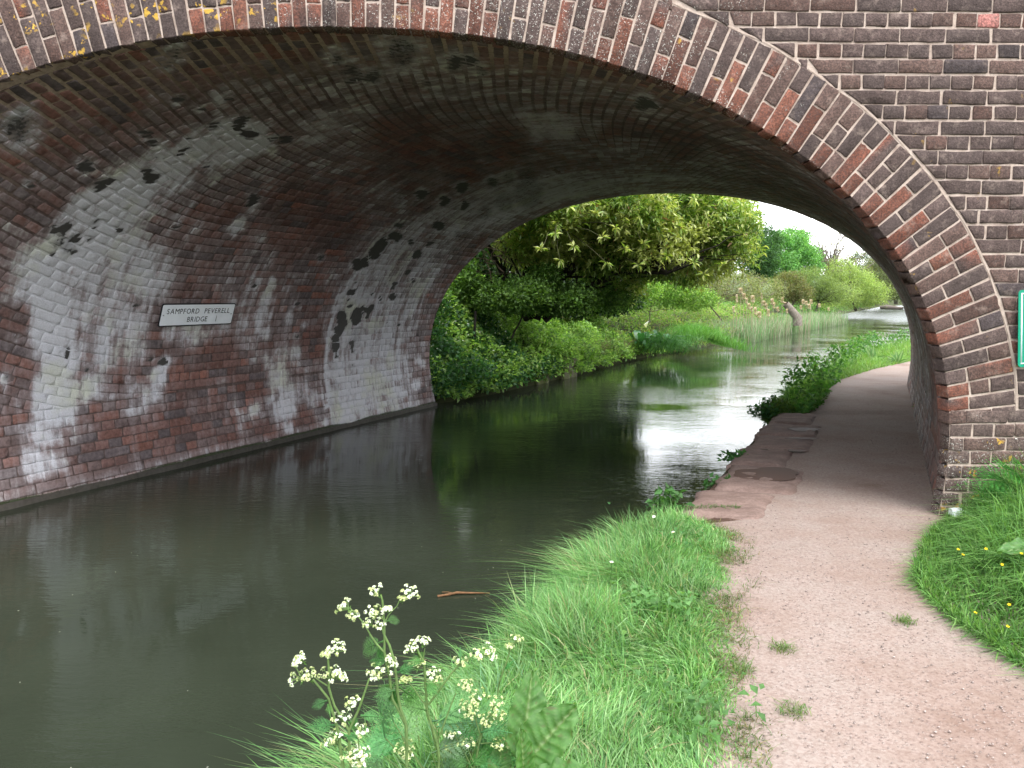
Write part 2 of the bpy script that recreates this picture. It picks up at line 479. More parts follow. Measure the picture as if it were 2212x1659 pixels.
# stains on the vault in developed metres: (u, v, radius, amount)
#STAINS#
LIME = [(4.13,0.89,2.59,2.97,-1.93,0.7,0.85), (4.25,1.01,3.54,3.8,-2.39,0.95,0.9), (3.95,0.73,2.73,3.51,-2.37,0.74,0.85), (3.71,0.65,2.26,3.26,-2.36,0.58,0.85), (3.39,0.57,1.79,3.06,-2.41,0.42,0.9), (3.1,0.43,1.34,2.82,-2.35,0.28,0.9), (2.76,0.35,1.03,2.89,-2.57,0.15,0.92), (2.88,0.74,1.29,2.93,-2.69,0.2,0.8), (3.64,0.86,2.91,4.09,-3.11,0.7,0.7), (4.25,1.22,5.81,5.93,-3.84,1.48,0.8), (4.59,0.41,7.62,8.43,-4.32,2.48,0.65), (3.66,1.78,10.42,11.88,-10.06,2.05,0.75), (3.42,1.77,7.56,9.62,-8.75,1.37,0.75), (3.22,1.76,5.71,8.12,-7.8,0.93,0.75), (3.12,1.72,6.48,9.86,-9.69,1,0.7), (2.64,1.02,0.92,2.39,-2.39,0.09,0.8), (3.71,1.07,5.53,7.19,-5.5,1.29,0.7), (6.08,1.13,3.82,2.15,-0.43,1.12,0.5), (5.86,2.71,3.87,1.76,-0.44,0.85,0.7), (6.05,2.96,4.11,1.68,-0.33,0.87,0.7), (6.37,3.03,6.35,2.26,-0.09,1.31,0.6), (5.68,2.43,4.14,2.1,-0.64,0.95,0.6), (7.08,1.95,7.74,2.36,1.18,1.82,0.55), (4.34,4.57,4.16,2.38,-2.07,0.62,0.55), (3.83,4.57,3.68,2.51,-2.67,0.49,0.6), (3.47,4.47,3.29,2.64,-3.13,0.39,0.62), (3.03,4.58,2.05,2.05,-2.77,0.18,0.66), (2.76,4.47,1.73,2.12,-3.03,0.11,0.7), (2.8,5.34,2.2,2.35,-3.6,0.14,0.6), (2.58,0.15,0.92,3.34,-2.99,0.09,0.95), (2.36,0.06,0.86,4.37,-4,-0.01,0.8), (2.36,0.27,0.79,3.7,-3.5,-0.01,0.9), (2.12,0.32,0.55,4.03,-3.96,-0.15,0.95), (1.86,0.44,0.31,5.36,-5.48,-0.39,0.97), (1.66,0.38,-0.04,5.04,-5.16,-0.52,0.95), (1.46,0.37,-0.3,4.68,-4.82,-0.63,0.9), (1.25,0.27,-0.76,6,-6.1,-0.98,0.85), (1,0.21,-0.92,5.59,-5.64,-1.13,0.8), (1.61,0.13,-0.21,7.58,-7.5,-0.84,0.6), (2.44,0.67,0.73,2.63,-2.6,0.02,0.72), (2.2,0.89,0.5,2.47,-2.61,-0.06,0.75), (2.22,0.58,0.64,3.37,-3.4,-0.08,0.75), (1.91,0.77,0.31,3.53,-3.77,-0.23,0.72), (1.63,0.63,-0.07,5.06,-5.38,-0.55,0.8), (1.9,1.02,0.31,3.31,-3.66,-0.23,0.65), (1.51,1.12,-0.3,7.18,-8.19,-0.9,0.7), (1.59,1.34,-0.09,7.78,-9.11,-0.88,0.9), (1.41,1.29,-0.49,6.1,-7.12,-0.86,0.8), (1.27,1.28,-0.7,5.49,-6.4,-0.88,0.6), (1.3,1.46,-1.05,8.74,-10.44,-1.37,0.7), (1.73,1.42,0.31,7.64,-8.99,-0.71,0.9), (1.78,1.62,0.68,10.18,-12.26,-0.88,0.6), (2,1.74,0.55,3.31,-3.98,-0.18,0.68), (2.05,2.05,0.73,3.54,-4.41,-0.17,0.62), (2.02,1.45,1.07,6.67,-7.72,-0.34,0.75), (2.39,2.59,2.41,5.81,-7.37,0.01,0.8), (2.17,2.61,1.52,5.07,-6.64,-0.15,0.75), (1.98,2.7,1.17,5.69,-7.66,-0.32,0.75), (2.56,2.62,5.09,10.09,-12.47,0.26,0.85), (1.66,2.73,0.22,4.93,-6.79,-0.51,0.7), (1.68,3.03,0.22,3.71,-5.26,-0.37,0.7), (1.49,2.94,-0.1,3.76,-5.32,-0.48,0.78), (1.22,2.53,-1.02,6.8,-9.21,-1.15,0.9), (1.27,2.79,-1.05,7.73,-10.77,-1.25,0.8), (1.12,2.97,-0.85,4.64,-6.58,-0.85,0.85), (0.91,2.97,-1.69,7.38,-10.47,-1.59,0.9), (1.27,3.19,-0.41,2.96,-4.3,-0.48,0.7), (1.15,3.46,-0.75,4.2,-6.27,-0.75,0.7), (1.76,3.2,0.64,5.96,-8.59,-0.53,0.75), (2.1,3.05,2.13,7.39,-10.22,-0.29,0.75), (2.08,3.28,2.57,8.81,-12.5,-0.37,0.75), (1.02,3.69,-2.8,12.81,-19.54,-2.56,0.95), (1.42,3.78,-0.72,12.71,-19.57,-1.76,0.95), (1.83,3.79,2.11,12.72,-19.4,-1,0.95), (2.19,3.82,4.88,12.64,-18.73,-0.34,0.9), (2.39,3.82,5.4,10.51,-15.14,0.02,0.85), (0.86,3.64,-2.72,10.73,-16.3,-2.39,0.9), (1.17,4.11,-0.67,3.71,-5.89,-0.65,0.85), (1.05,4.26,-0.78,3.6,-5.8,-0.7,0.85), (1.02,2.25,-2.11,10.8,-14.17,-2.16,0.6), (2,4.75,1.18,3.73,-6.14,-0.2,0.8), (1.66,4.91,0.24,2.59,-4.41,-0.27,0.8), (1.36,4.77,-0.26,2.47,-4.17,-0.37,0.8), (1.49,5.2,-0,2.46,-4.31,-0.32,0.78), (0.98,4.57,-0.76,3.17,-5.25,-0.65,0.75), (1.07,5.29,-0.59,2.59,-4.56,-0.5,0.7), (1.19,4.1,-1.46,8.34,-13.22,-1.45,0.9), (0.97,4.02,-1.66,7.01,-11.03,-1.45,0.9), (0.85,4.06,-1.85,6.93,-10.96,-1.56,0.85), (2.34,4.83,1.71,3.05,-4.87,-0.02,0.65), (2.59,4.41,2.49,3.57,-5.25,0.11,0.6), (2.86,4.45,2.82,3.21,-4.48,0.22,0.6), (3.05,4.53,3.77,3.76,-5.05,0.35,0.55), (1.1,5.69,-1,4.5,-8.21,-0.84,0.8), (1.44,5.82,-0.11,5.18,-9.56,-0.7,0.7), (1.98,5.57,1.39,4.05,-7.17,-0.23,0.6), (2.66,4.11,3.68,5.17,-7.3,0.2,0.6), (1.3,3.77,-2.87,22.24,-34.21,-3.47,0.95), (1.02,3.7,-4.45,20.32,-31.04,-4.06,0.95), (1.59,3.8,0.72,22.21,-34.18,-2.52,0.9), (1.81,3.79,3.46,22.27,-33.97,-1.8,0.9), (2.03,3.8,7.15,24.71,-37.12,-1.21,0.9), (2.24,3.82,4.62,11.06,-16.28,-0.22,0.9), (2.42,3.85,7.85,14.6,-20.99,0.09,0.85), (2.59,3.85,14.03,21.83,-30.45,0.66,0.85)]
SOOT = [(3.83,-0.52,4.49,8.79,-5.17,1.71,0.62), (4.47,0.15,20.04,24.78,-12.89,6.91,1), (4.44,0.38,26.63,31.24,-16.97,8.57,1), (4.66,0.43,30.98,33.36,-16.67,10.13,1), (4.29,0.63,15.74,18.23,-10.83,4.64,1), (4.42,0.76,16.2,17.36,-9.95,4.72,1), (4.35,0.81,22.19,24.07,-14.24,6.34,1), (4.29,0.96,11.96,12.81,-7.92,3.26,1), (4.34,1.2,29.8,29.68,-18.53,7.75,1), (4.35,1.32,15.26,14.73,-9.26,3.88,1), (4,0.24,14.7,21.04,-13.12,4.56,1), (3.95,0.37,17.92,25.23,-16.28,5.31,1), (4.07,0.58,28.69,36.51,-23.29,8.24,1), (3.91,0.65,17.44,23.11,-15.66,4.76,1), (3.8,0.51,18.85,27.21,-18.78,5.18,1), (3.59,0.06,8,14.35,-9.89,2.35,1), (3.66,0.49,17.86,27.42,-19.71,4.74,1), (3.61,0.58,8.7,13.37,-9.87,2.22,1), (3.91,0.91,32.07,39.81,-27.92,8.2,1), (3.81,0.96,28.92,36.97,-26.97,7.12,1), (3.47,0.31,14.76,26.07,-19.28,3.87,1), (3.41,0.27,9.52,17.63,-13.21,2.46,1), (3.35,-0.25,15.68,35.15,-24.7,4.68,1), (3.05,0.43,16.17,35.33,-29.75,3.27,1), (3.08,0.52,23.59,49.12,-41.55,4.77,1), (3.02,0.63,11.25,23.74,-20.76,2.09,1), (2.91,0.43,14.65,35.33,-30.74,2.62,1), (2.98,0.19,6.86,16.91,-13.97,1.41,1), (3,0.12,8.93,22.24,-18.1,1.9,1), (2.9,0.32,8.26,20.9,-17.95,1.5,1), (2.78,0.33,13.08,36.45,-32.19,2.03,1), (2.95,0.09,10.02,26.2,-21.49,2.07,1), (2.85,0.22,3.08,8.36,-7.17,0.54,0.45), (2.71,0.18,17.09,53.14,-46.58,2.47,1), (2.64,0.21,12.7,41.92,-37.4,1.56,1), (3.12,1.13,15.08,26.18,-23.89,2.66,1), (3.51,1.7,9.84,12.22,-10.74,1.87,1), (3.44,1.72,15.28,19.51,-17.54,2.81,1), (2.8,3.87,5.26,6.85,-9.19,0.4,1), (5.57,0.44,12.65,10.02,-3.04,4.36,0.5), (5.49,0.71,10.35,7.9,-2.59,3.33,0.6), (5.4,0.86,23.39,17.75,-6.23,7.26,1), (4.96,-0.26,11.82,14.03,-5.65,4.84,0.55), (4.81,-0.2,16.93,20.72,-9,6.72,0.6), (2.88,3.16,10.42,14.24,-17.43,0.99,0.7), (6,0.53,6.78,4.52,-1.01,2.29,0.5), (6.32,0.83,20.65,11.28,-1.42,6.45,1), (6.17,0.88,11.43,6.57,-1.17,3.55,0.7), (6.25,1.09,19.73,10.45,-1.52,5.82,0.5), (5.54,0.89,11.95,8.59,-2.74,3.69,0.6), (5.74,1.21,28.67,17.91,-4.91,8.28,0.6), (7.15,1.86,13.13,3.92,2.25,3.12,0.7), (7.23,1.83,26.54,7.61,5.22,6.29,1), (4.91,4.79,5.67,2.62,-1.73,0.89,0.46), (4.73,4.62,8.92,4.47,-3.24,1.4,0.46), (4.56,4.51,10.92,5.86,-4.59,1.7,0.6), (4.3,4.22,10.6,6.41,-5.5,1.65,1), (4.03,3.78,11.72,8.26,-7.59,1.83,1), (4,4.32,9.79,6.49,-6.35,1.41,1), (4,4.8,12.64,7.89,-8.04,1.71,1), (3.56,4.83,8.3,6.13,-7.3,0.98,1), (3.03,4.93,8.71,8.34,-11.64,0.75,1), (3.27,4.19,7.68,7.07,-8.67,0.86,1), (3.13,4.06,7.24,7.31,-9.19,0.76,1), (3,4.05,5.97,6.56,-8.53,0.56,0.9), (2.83,3.96,6.04,7.56,-10.15,0.47,1), (3.2,4.6,13.21,11.95,-15.49,1.35,1), (3.24,5.01,13.11,11.05,-14.72,1.3,1), (3.46,4.05,11.18,9.58,-10.97,1.4,0.8), (4.56,5.56,3.37,1.6,-1.36,0.46,0.42), (4.24,5.44,4.8,2.56,-2.5,0.63,0.42), (3.95,5.42,6,3.54,-3.87,0.74,0.42), (3.44,5.56,6.09,4.35,-5.71,0.63,0.4), (3.12,5.79,5.22,4.28,-6.29,0.43,0.4), (2.3,1.06,6.86,26.85,-28.61,-0.28,0.6), (2.52,2.35,7.94,17.18,-20.71,0.36,1), (2.59,2.3,14.2,28.9,-34.24,0.87,1), (1.88,0.46,1.77,27.74,-28.42,-1.97,1), (1.93,0.49,4.46,54.1,-55.5,-3.45,1), (1.75,0.66,0.83,32.63,-34.7,-2.97,1), (1.8,1.3,2.92,45.97,-53.13,-3.84,1), (1.76,1.41,0.96,17.89,-21,-1.58,1), (1.73,-0.02,0.02,26.5,-25.51,-2.48,0.6), (2.29,3.11,8.06,20.23,-27.54,-0.26,1), (1.93,3.2,4.79,23.88,-34.06,-1.52,1), (2.07,0.05,5.86,55.84,-52.94,-2.47,1), (2.81,3.94,6.69,8.51,-11.44,0.51,1), (2.88,3.98,11.67,14.05,-18.66,0.98,1), (2.44,4.01,6.82,12.13,-17.66,0.11,1), (2.49,4.1,16.74,27.79,-40.46,0.44,1), (2.58,4,22.86,35.35,-50.19,0.98,1), (2.36,3.98,15.45,30.58,-44.97,-0.09,1), (2.27,4.05,12.85,28.17,-42.23,-0.42,1), (2.41,4.45,11.28,19.55,-29.84,0.08,1), (2.36,4.66,7.52,13.47,-21.1,-0.04,1), (3.03,4.93,10.45,10,-13.96,0.9,1), (2.73,4.97,11.94,14.1,-21.23,0.69,1), (3.2,4.6,14.53,13.14,-17.03,1.48,1), (3.24,5.03,16.14,13.57,-18.1,1.59,1), (2.58,4.83,12.01,16.51,-25.32,0.46,1), (2.52,4.84,13.98,20.2,-31.28,0.42,1), (2.39,4.91,7.75,12.86,-20.51,0.02,1), (2.63,5.22,13.57,16.94,-26.61,0.59,1), (2.59,5.06,22.13,29.09,-45.34,0.88,1), (3.17,4.06,9.16,9.08,-11.31,0.98,1), (3.1,4.05,9.96,10.27,-13.01,1.02,1), (3,4.08,10.73,11.74,-15.3,1.01,0.8), (2.15,3.94,3.58,9.61,-14.46,-0.31,1), (2.05,3.97,2.66,8.6,-13.13,-0.4,1), (1.97,3.93,2.2,8.67,-13.28,-0.51,1), (1.85,3.9,1.74,9.69,-14.91,-0.74,1), (1.73,3.93,1.19,10.85,-16.83,-1.01,0.9), (1.64,3.94,1.08,17.31,-26.96,-1.83,0.8), (2.17,4.24,2.99,7.43,-11.48,-0.22,1), (2.08,4.27,3.14,9.03,-14.13,-0.38,1), (2.22,4.34,5.91,13.36,-20.71,-0.3,1), (2.1,4.21,3.25,9.13,-14.18,-0.36,1), (2.2,4.48,4.3,9.77,-15.38,-0.24,1), (2.24,4.5,6.46,13.9,-21.82,-0.28,1), (2.12,4.49,5.34,13.94,-22.17,-0.51,0.8), (1.76,4.24,1.63,11.7,-18.66,-1.03,1), (1.68,4.26,1.45,16.29,-26.14,-1.64,0.8), (2.02,4.94,10.12,30.04,-50.26,-1.55,1), (2,5,8.35,25.48,-42.92,-1.38,1), (2,5.25,9.68,28.5,-49.03,-1.54,1), (2.27,3.13,7.93,20.34,-27.79,-0.31,0.6), (1.93,3.22,4.57,22.71,-32.46,-1.45,0.8), (1.25,3.5,-5.74,38.96,-58.39,-6.38,1), (1.9,4.33,1.15,5.04,-8.04,-0.35,0.35), (1.78,4.35,1.02,6.69,-10.77,-0.58,0.35), (1.51,3.9,-0.06,7.25,-11.28,-0.91,0.3), (1.29,3.87,-0.99,7.26,-11.28,-1.15,0.3), (1.07,3.84,-1.51,7.27,-11.25,-1.39,0.3), (0.88,3.76,-2.22,8.81,-13.53,-1.94,0.3), (1.47,4.27,-0.2,10.14,-16.35,-1.33,0.35), (1.32,4.26,-1.42,11.59,-18.68,-1.78,0.3)]
CLEAN = [(1.71,2.1,0.16,3.03,-3.87,-0.29,0.8), (1.46,2.43,-0.12,2.8,-3.74,-0.37,0.7), (1.51,1.78,-0.11,3.25,-4.03,-0.41,0.6), (1.05,1.61,-0.45,2.51,-3.05,-0.49,0.75), (0.9,2.01,-0.65,3.03,-3.87,-0.66,0.8), (1.03,1.23,-0.65,3.68,-4.27,-0.72,0.6), (1.15,0.91,-0.6,4.01,-4.46,-0.72,0.6), (0.9,0.7,-0.59,3.16,-3.42,-0.69,0.7), (2.22,-0.02,1,6.71,-6.19,-0.15,0.6), (1.91,0.01,0.74,13.19,-12.61,-0.87,0.7), (1.63,0.01,-0.26,9.83,-9.54,-1.07,0.4), (1.19,-0.07,-1.07,7.93,-7.67,-1.38,0.5), (1.9,3.47,0.82,4.23,-6.23,-0.29,0.8), (1.73,3.59,0.42,4.14,-6.21,-0.39,0.6), (2.36,3.33,1.32,2.9,-4,-0.01,0.4), (1.24,1.96,-0.55,3.87,-4.91,-0.64,0.5), (0.88,2.59,-0.91,4,-5.44,-0.88,0.7), (0.88,3.27,-1.05,4.34,-6.34,-0.95,0.7), (3.46,2.3,1.86,2.11,-2.02,0.31,0.6), (3.29,2.96,1.66,1.83,-1.97,0.23,0.75), (3.02,2.65,1.95,2.64,-2.96,0.23,0.5), (4.25,-0.12,4.4,6.37,-3.46,1.59,0.6), (4.42,-0.35,4.07,5.98,-2.97,1.63,0.7), (4.17,-0.63,1.89,3.35,-1.74,0.8,0.8), (3.76,-0.24,3.98,7.28,-4.56,1.35,0.6), (3.17,-0.24,2.92,7.3,-5.39,0.79,0.7), (3.54,-0.44,3.6,7.83,-5.07,1.23,0.7), (4.81,2.43,2.16,1.45,-0.83,0.47,0.6), (4.79,3.38,3.31,1.92,-1.21,0.62,0.6), (5.42,3.11,3.74,1.85,-0.75,0.76,0.5), (7.01,3.51,5.27,1.3,0.79,0.97,0.7)]
#ENDSTAINS#

def fdist(u, v, f):
    du, dv = u - f[0], v - f[1]
    return np.hypot(f[2] * du + f[3] * dv, f[4] * du + f[5] * dv)
def field(u, v, feats, soft=1.0):
    """union of elliptical patches (u, v, 2x2 shape, amount)"""
    out = np.zeros(len(u))
    for f in feats:
        out = np.maximum(out, f[6] * (1 - sstep(.5 if soft < 1 else .3, 1.0 + .35 * soft, fdist(u, v, f))))
    return out

def barrel_masks(u, v, is_mortar=False, bl=None):
    z = np.interp(u, PU, PZ); vf = vface(u); dn = v - vf
    left = u < UMAX * .5
    un = u / UMAX
    wu = u + .10 * (fbm(np.stack([u * 3, v * 3], 1), 5) - .5) * 2
    wv = v + .10 * (fbm(np.stack([u * 3, v * 3], 1), 9) - .5) * 2
    big = fbm(np.stack([u * .7, v * 1.3], 1), 31)
    lime = .50 + .6 * (big - .5)
    lime = lime + (0 if bl is None else bl)
    crown = np.exp(-((un - .5) / .16) ** 2)
    lime = lime + .08 * crown * sstep(.4, 1.5, dn)
    lime -= .30 * (1 - sstep(.15, .9, dn + .35 * (fbm(np.stack([u * 2, v * 2], 1), 3) - .5)))   # cleaner bricks by the face
    lime = np.where(un > .62, lime - .10, lime)
    ext = sstep(5.33, 5.40, dn) * (1 - sstep(.40, .52, un))          # the later, smoother length at the far end
    lime = lime + .26 * ext * (1 - sstep(7.0, 7.5, dn))
    lime = np.maximum(lime, np.minimum(1, 1.08 * field(wu, wv, LIME, 2.2)))
    lime = lime * (1 - field(wu, wv, CLEAN))
    soot = field(u + .11 * (fbm(np.stack([u * 9, v * 9], 1), 2, 3) - .5), v + .11 * (fbm(np.stack([u * 9, v * 9], 1), 4, 3) - .5), SOOT, .3)
    halo = np.zeros(len(u))
    for f in SOOT:
        ru, rv = 1 / math.hypot(f[2], f[4]), 1 / math.hypot(f[3], f[5])
        if ru < .16 and f[6] > .4:
            d = fdist(u, v, f)
            halo = np.maximum(halo, .68 * (1 - sstep(1.0, 2.2, d)))
            # pale runs below each hole
            du = (f[0] - u) if f[0] < UMAX / 2 else (u - f[0])
            run = (du > 0) * (1 - sstep(0, .25 + 4 * ru, du)) * (1 - sstep(rv * .4, rv * 1.2, np.abs(v - f[1])))
            halo = np.maximum(halo, .62 * run)
    lime = np.maximum(lime, halo)
    soot = np.maximum(soot, .30 * crown * sstep(.3, 1.5, dn) * fbm(np.stack([u, v], 1), 44) * 1.4)
    soot = np.maximum(soot, .18 * sstep(.55, .8, un) * sstep(.2, 1.0, dn))
    seam = (1 - sstep(.018, .05, np.abs(dn - 5.36 + .04 * (fbm(np.stack([u * 3, v * 0], 1), 12) - .5)))) * (1 - sstep(3.0, 3.6, u))
    lime = np.maximum(lime, .98 * seam)
    # tide marks near the water on the left
    zz = z + .03 * (fbm(np.stack([v * 2.2, u * 0], 1), 8) - .5) * 2
    tide = (1 - sstep(-.20, -.10, zz)) * left
    lime = np.maximum(lime, .55 * tide)
    moss = (1 - sstep(-.25, -.19, zz)) * left
    moss = np.maximum(moss, (1 - sstep(.0, .12, z)) * .55 * (~left))
    return np.stack([np.clip(lime, 0, 1), np.clip(soot, 0, 1), np.clip(moss, 0, 1)], 1)

bridge = empty("brick_bridge", (XC, YF, 0), "weathered red brick skew canal bridge arching over water and towpath", "bridge")
BO = np.array([XC, YF, 0.0])
def bmesh_part(name, v, f, mat, parent, attrs=None, smooth=False):
    return mesh(name, np.asarray(v) - BO, f, mat, parent, smooth, attrs)

BRICK_COLS = [((.118, .082, .074), 6), ((.096, .070, .064), 5), ((.145, .090, .075), 3), ((.080, .064, .066), .8), ((.12, .068, .055), .9), ((.22, .09, .06), .35)]
def pick(cols, r=rnd):
    t = sum(w for _, w in cols); x = r.random() * t
    for c, w in cols:
        x -= w
        if x <= 0: return c
    return cols[-1][0]

def flat_brick(P, nx, ny, depth_vec, proud, rough_amp, seed, spall=0.0):
    """P: (4,3) corners bl, br, tr, tl of the visible face; depth_vec points into the wall.
    Returns verts, quads with rounded, worn arrises."""
    r = random.Random(seed)
    Lx_, Ly_ = np.linalg.norm(P[1] - P[0]) + 1e-6, np.linalg.norm(P[3] - P[0]) + 1e-6
    ea_, eb_ = min(.006 / Lx_, .2), min(.006 / Ly_, .2)
    a = np.concatenate([[0], np.linspace(ea_, 1 - ea_, nx - 2), [1]]); b = np.array([0, eb_, 1 - eb_, 1]); ny = 4
    A, B = np.meshgrid(a, b)
    A = A.ravel(); B = B.ravel()
    w = np.stack([(1 - A) * (1 - B), A * (1 - B), A * B, (1 - A) * B], 1)
    v = w @ P
    edge = (A == 0) | (A == 1) | (B == 0) | (B == 1)
    corner = ((A == 0) | (A == 1)) & ((B == 0) | (B == 1))
    dn = depth_vec / np.linalg.norm(depth_vec)
    push = np.where(edge, .0022, 0) + np.where(corner, .003, 0)
    push = push + np.array([r.uniform(-1, 1) for _ in A]) * rough_amp
    if spall: push = push + spall * np.array([r.random() ** 2 for _ in A])
    c = P.mean(0)
    jit = np.array([[r.uniform(-1, 1) * .0036, r.uniform(-1, 1) * .0022, r.uniform(-1, 1) * .0036] for _ in A])
    v = v + jit * edge[:, None] - dn * proud + dn * push[:, None]
    q = [(j * nx + i, j * nx + i + 1, (j + 1) * nx + i + 1, (j + 1) * nx + i) for j in range(ny - 1) for i in range(nx - 1)]
    loop = [i for i in range(nx)] + [j * nx + nx - 1 for j in range(1, ny)] + [(ny - 1) * nx + i for i in range(nx - 2, -1, -1)] + [j * nx for j in range(ny - 2, 0, -1)]
    back = v[loop] + depth_vec - dn * push[loop][:, None] * 0
    n0 = len(v); m = len(loop)
    q += [(loop[i], n0 + i, n0 + (i + 1) % m, loop[(i + 1) % m]) for i in range(m)]
    return np.concatenate([v, back]), q

# ---- arch ring
ring_wall = None
def strip_mesh(name, curve_a, curve_b, mat, parent):
    n = len(curve_a)
    v = np.concatenate([curve_a, curve_b])
    q = [(i, i + 1, n + i + 1, n + i) for i in range(n - 1)]
    return bmesh_part(name, v, [q], mat, parent)
RT = 0.405
ss = np.linspace(PS[0], PS[-1], 260)
ring_wall = strip_mesh("arch_ring", ring(ss, -0.0 + .004, YF + .0046), ring(ss, RT + .012, YF + .0046), M['mortar'], bridge)

s_lo = float(np.interp(.55, PZ[:300], PS[:300])) if False else float(np.interp(.56, PZ[:len(PZ) // 2], PS[:len(PS) // 2]))
s_hi = PS[-1] - s_lo
NC = int(round((s_hi - s_lo) / .0805)); pitch = (s_hi - s_lo) / NC
ring_bricks = []
MJ = .0115
def add_ring_brick(s0, s1, o0, o1, seed):
    P = np.concatenate([ring(np.array([s0, s1]), o0), ring(np.array([s1, s0]), o1)])
    r = random.Random(seed)
    cx = P[:, 0].mean()
    col = np.array(pick(BRICK_COLS, r))
    red = .0
    if o0 < .02: red = .36 if cx > .6 else .2       # the intrados ends are spalled to raw red
    if cx < -.9: red *= .6
    spall = 0
    if r.random() < red:
        col = np.array((.25, .095, .062)) * r.uniform(.55, 1.05); spall = .003
    elif r.random() < .04:
        col = np.array((.22, .09, .065)) * r.uniform(.6, 1.1)
    v, q = flat_brick(P, 6 if o1 - o0 > .18 else 4, 3, np.array([0, .11, 0]), r.uniform(0, .004), .0012, seed, spall)
    col = col * r.uniform(.8, 1.2)
    lich = .55 + .4 * math.sin(cx * 1.3 + 1.5)
    ochre = .42 if cx < -1.2 else (0.12 if cx < 2.2 else .1)
    cc = np.tile(col, (len(v), 1))
    if r.random() < .16:   # part of the brick broken to red
        g = sstep(.3, .7, vnoise(v * 14 + seed, seed % 50))[:, None]
        cc = cc * (1 - g) + g * np.array((.27, .095, .06))
    ring_bricks.append((v, q, cc, np.tile([lich, ochre, 0], (len(v), 1)), P.mean(0)))
for k in range(NC):
    s0 = s_lo + k * pitch + MJ / 2; s1 = s_lo + (k + 1) * pitch - MJ / 2
    kind = k % 2
    if rnd.random() < .12: kind = 2
    cuts = {0: [.128], 1: [.262], 2: [.128, .262]}[kind]
    cuts = [0] + [c + rnd.uniform(-.008, .008) for c in cuts] + [RT]
    for i in range(len(cuts) - 1):
        if rnd.random() < 1.0:
            add_ring_brick(s0, s1, cuts[i] + (MJ / 2 if i else rnd.uniform(-.005, .001)), cuts[i + 1] - MJ / 2, 1000 + k * 7 + i)

# ---- spandrel courses
ZR0, ZP = 2.906, 0.0834
def ext_x(z, side):
    """X of the outer edge of the ring at height z on the given side"""
    half = ring(np.linspace(PS[-1] / 2, PS[-1], 500), RT + .014)
    zz, xx = half[:, 2], half[:, 0]
    x = np.interp(-z, -zz, xx)
    if z > zz.max(): x = XC
    return x if side > 0 else 2 * XC - x
face_bricks = []
XR, XL, ZTOP = 4.7, -7.2, 3.75
for row in range(-10, 36):
    zt = ZR0 - row * ZP - MJ / 2; zb = ZR0 - (row + 1) * ZP + MJ / 2
    if zb < -.3 or zt > ZTOP: continue
    header = row % 2 == 0
    L = .1275 if header else .258
    ph = .019 if header else -.06
    wig = rnd.uniform(-.003, .003)
    for side in (1, -1):
        zc = (zt + zb) / 2
        ztop_ring = XC
        e_t, e_b = ext_x(zt, side), ext_x(zb, side)
        crown = zb > ring(np.array([PS[-1] / 2]), RT + .014)[0, 2]
        if crown: e_t = e_b = XC
        if zb < .62:      # below the ring the courses run to the arris
            ea = float(ring(np.array([s_hi + (.56 - zc)]), 0)[0, 0]) + .004
            e_t = e_b = ea if side > 0 else 2 * XC - ea
        X0, X1 = (min(e_t, e_b), XR) if side > 0 else (XL, max(e_t, e_b))
        k0 = math.floor((X0 - ph) / L); x = ph + k0 * L; first_ = True
        while x < X1:
            a, b = x + MJ / 2 + rnd.uniform(-.004, .004), x + L - MJ / 2 + rnd.uniform(-.004, .004)
            x += L
            if side > 0:
                a_t, a_b = max(a, e_t), max(a, e_b)
                if b - max(min(a_t, a_b), min(e_t, e_b)) < .05: continue
                if first_: a_t, a_b, first_ = e_t + .004, e_b + .004, False
                P = np.array([(min(a_b, b - .004), YF, zb), (b, YF, zb), (b, YF, zt), (min(a_t, b - .004), YF, zt)])
            else:
                b_t, b_b = min(b, e_t), min(b, e_b)
                if max(b_t, b_b) - a < .03: continue
                P = np.array([(a, YF, zb), (max(b_b, a + .004), YF, zb), (max(b_t, a + .004), YF, zt), (a, YF, zt)])
            P[:, 2] += wig + rnd.uniform(-.0015, .0015)
            sd = int(rnd.random() * 1e6); r = random.Random(sd)
            col = np.array(pick(BRICK_COLS[:5] + [((.20, .085, .06), .12)], r)) * r.uniform(.8, 1.2)
            cx = P[:, 0].mean()
            if header and abs(cx - 2.714) < .05 and abs(zc - 2.867) < .03: col = np.array((.55, .22, .19))
            v, q = flat_brick(P, 6 if b - a > .18 else 4, 3, np.array([0, .10, 0]), r.uniform(0, .005), .0014, sd)
            low = float(sstep(.7, .3, np.array(zc)))
            if zc < .62: col = col * .5 + np.array((.17, .12, .10)) * .5
            face_bricks.append((v, q, np.tile(col, (len(v), 1)), np.tile([.12 + .7 * low + (.45 if cx < 1.4 else 0), .12 + .25 * low, 0], (len(v), 1)), P.mean(0)))

def project(p):
    q = np.asarray(p) - np.array([0, 0, CAM_H])
    c, s = math.cos(YAW), math.sin(YAW); x = q[..., 0] * c - q[..., 1] * s; y = q[..., 0] * s + q[..., 1] * c; z = q[..., 2]
    c, s = math.cos(PITCH), math.sin(PITCH); y2 = y * c - z * s; z2 = y * s + z * c
    y2 = np.where(y2 < .1, .1, y2)
    return 512 + FPX * x / y2, 384 - FPX * z2 / y2, y2

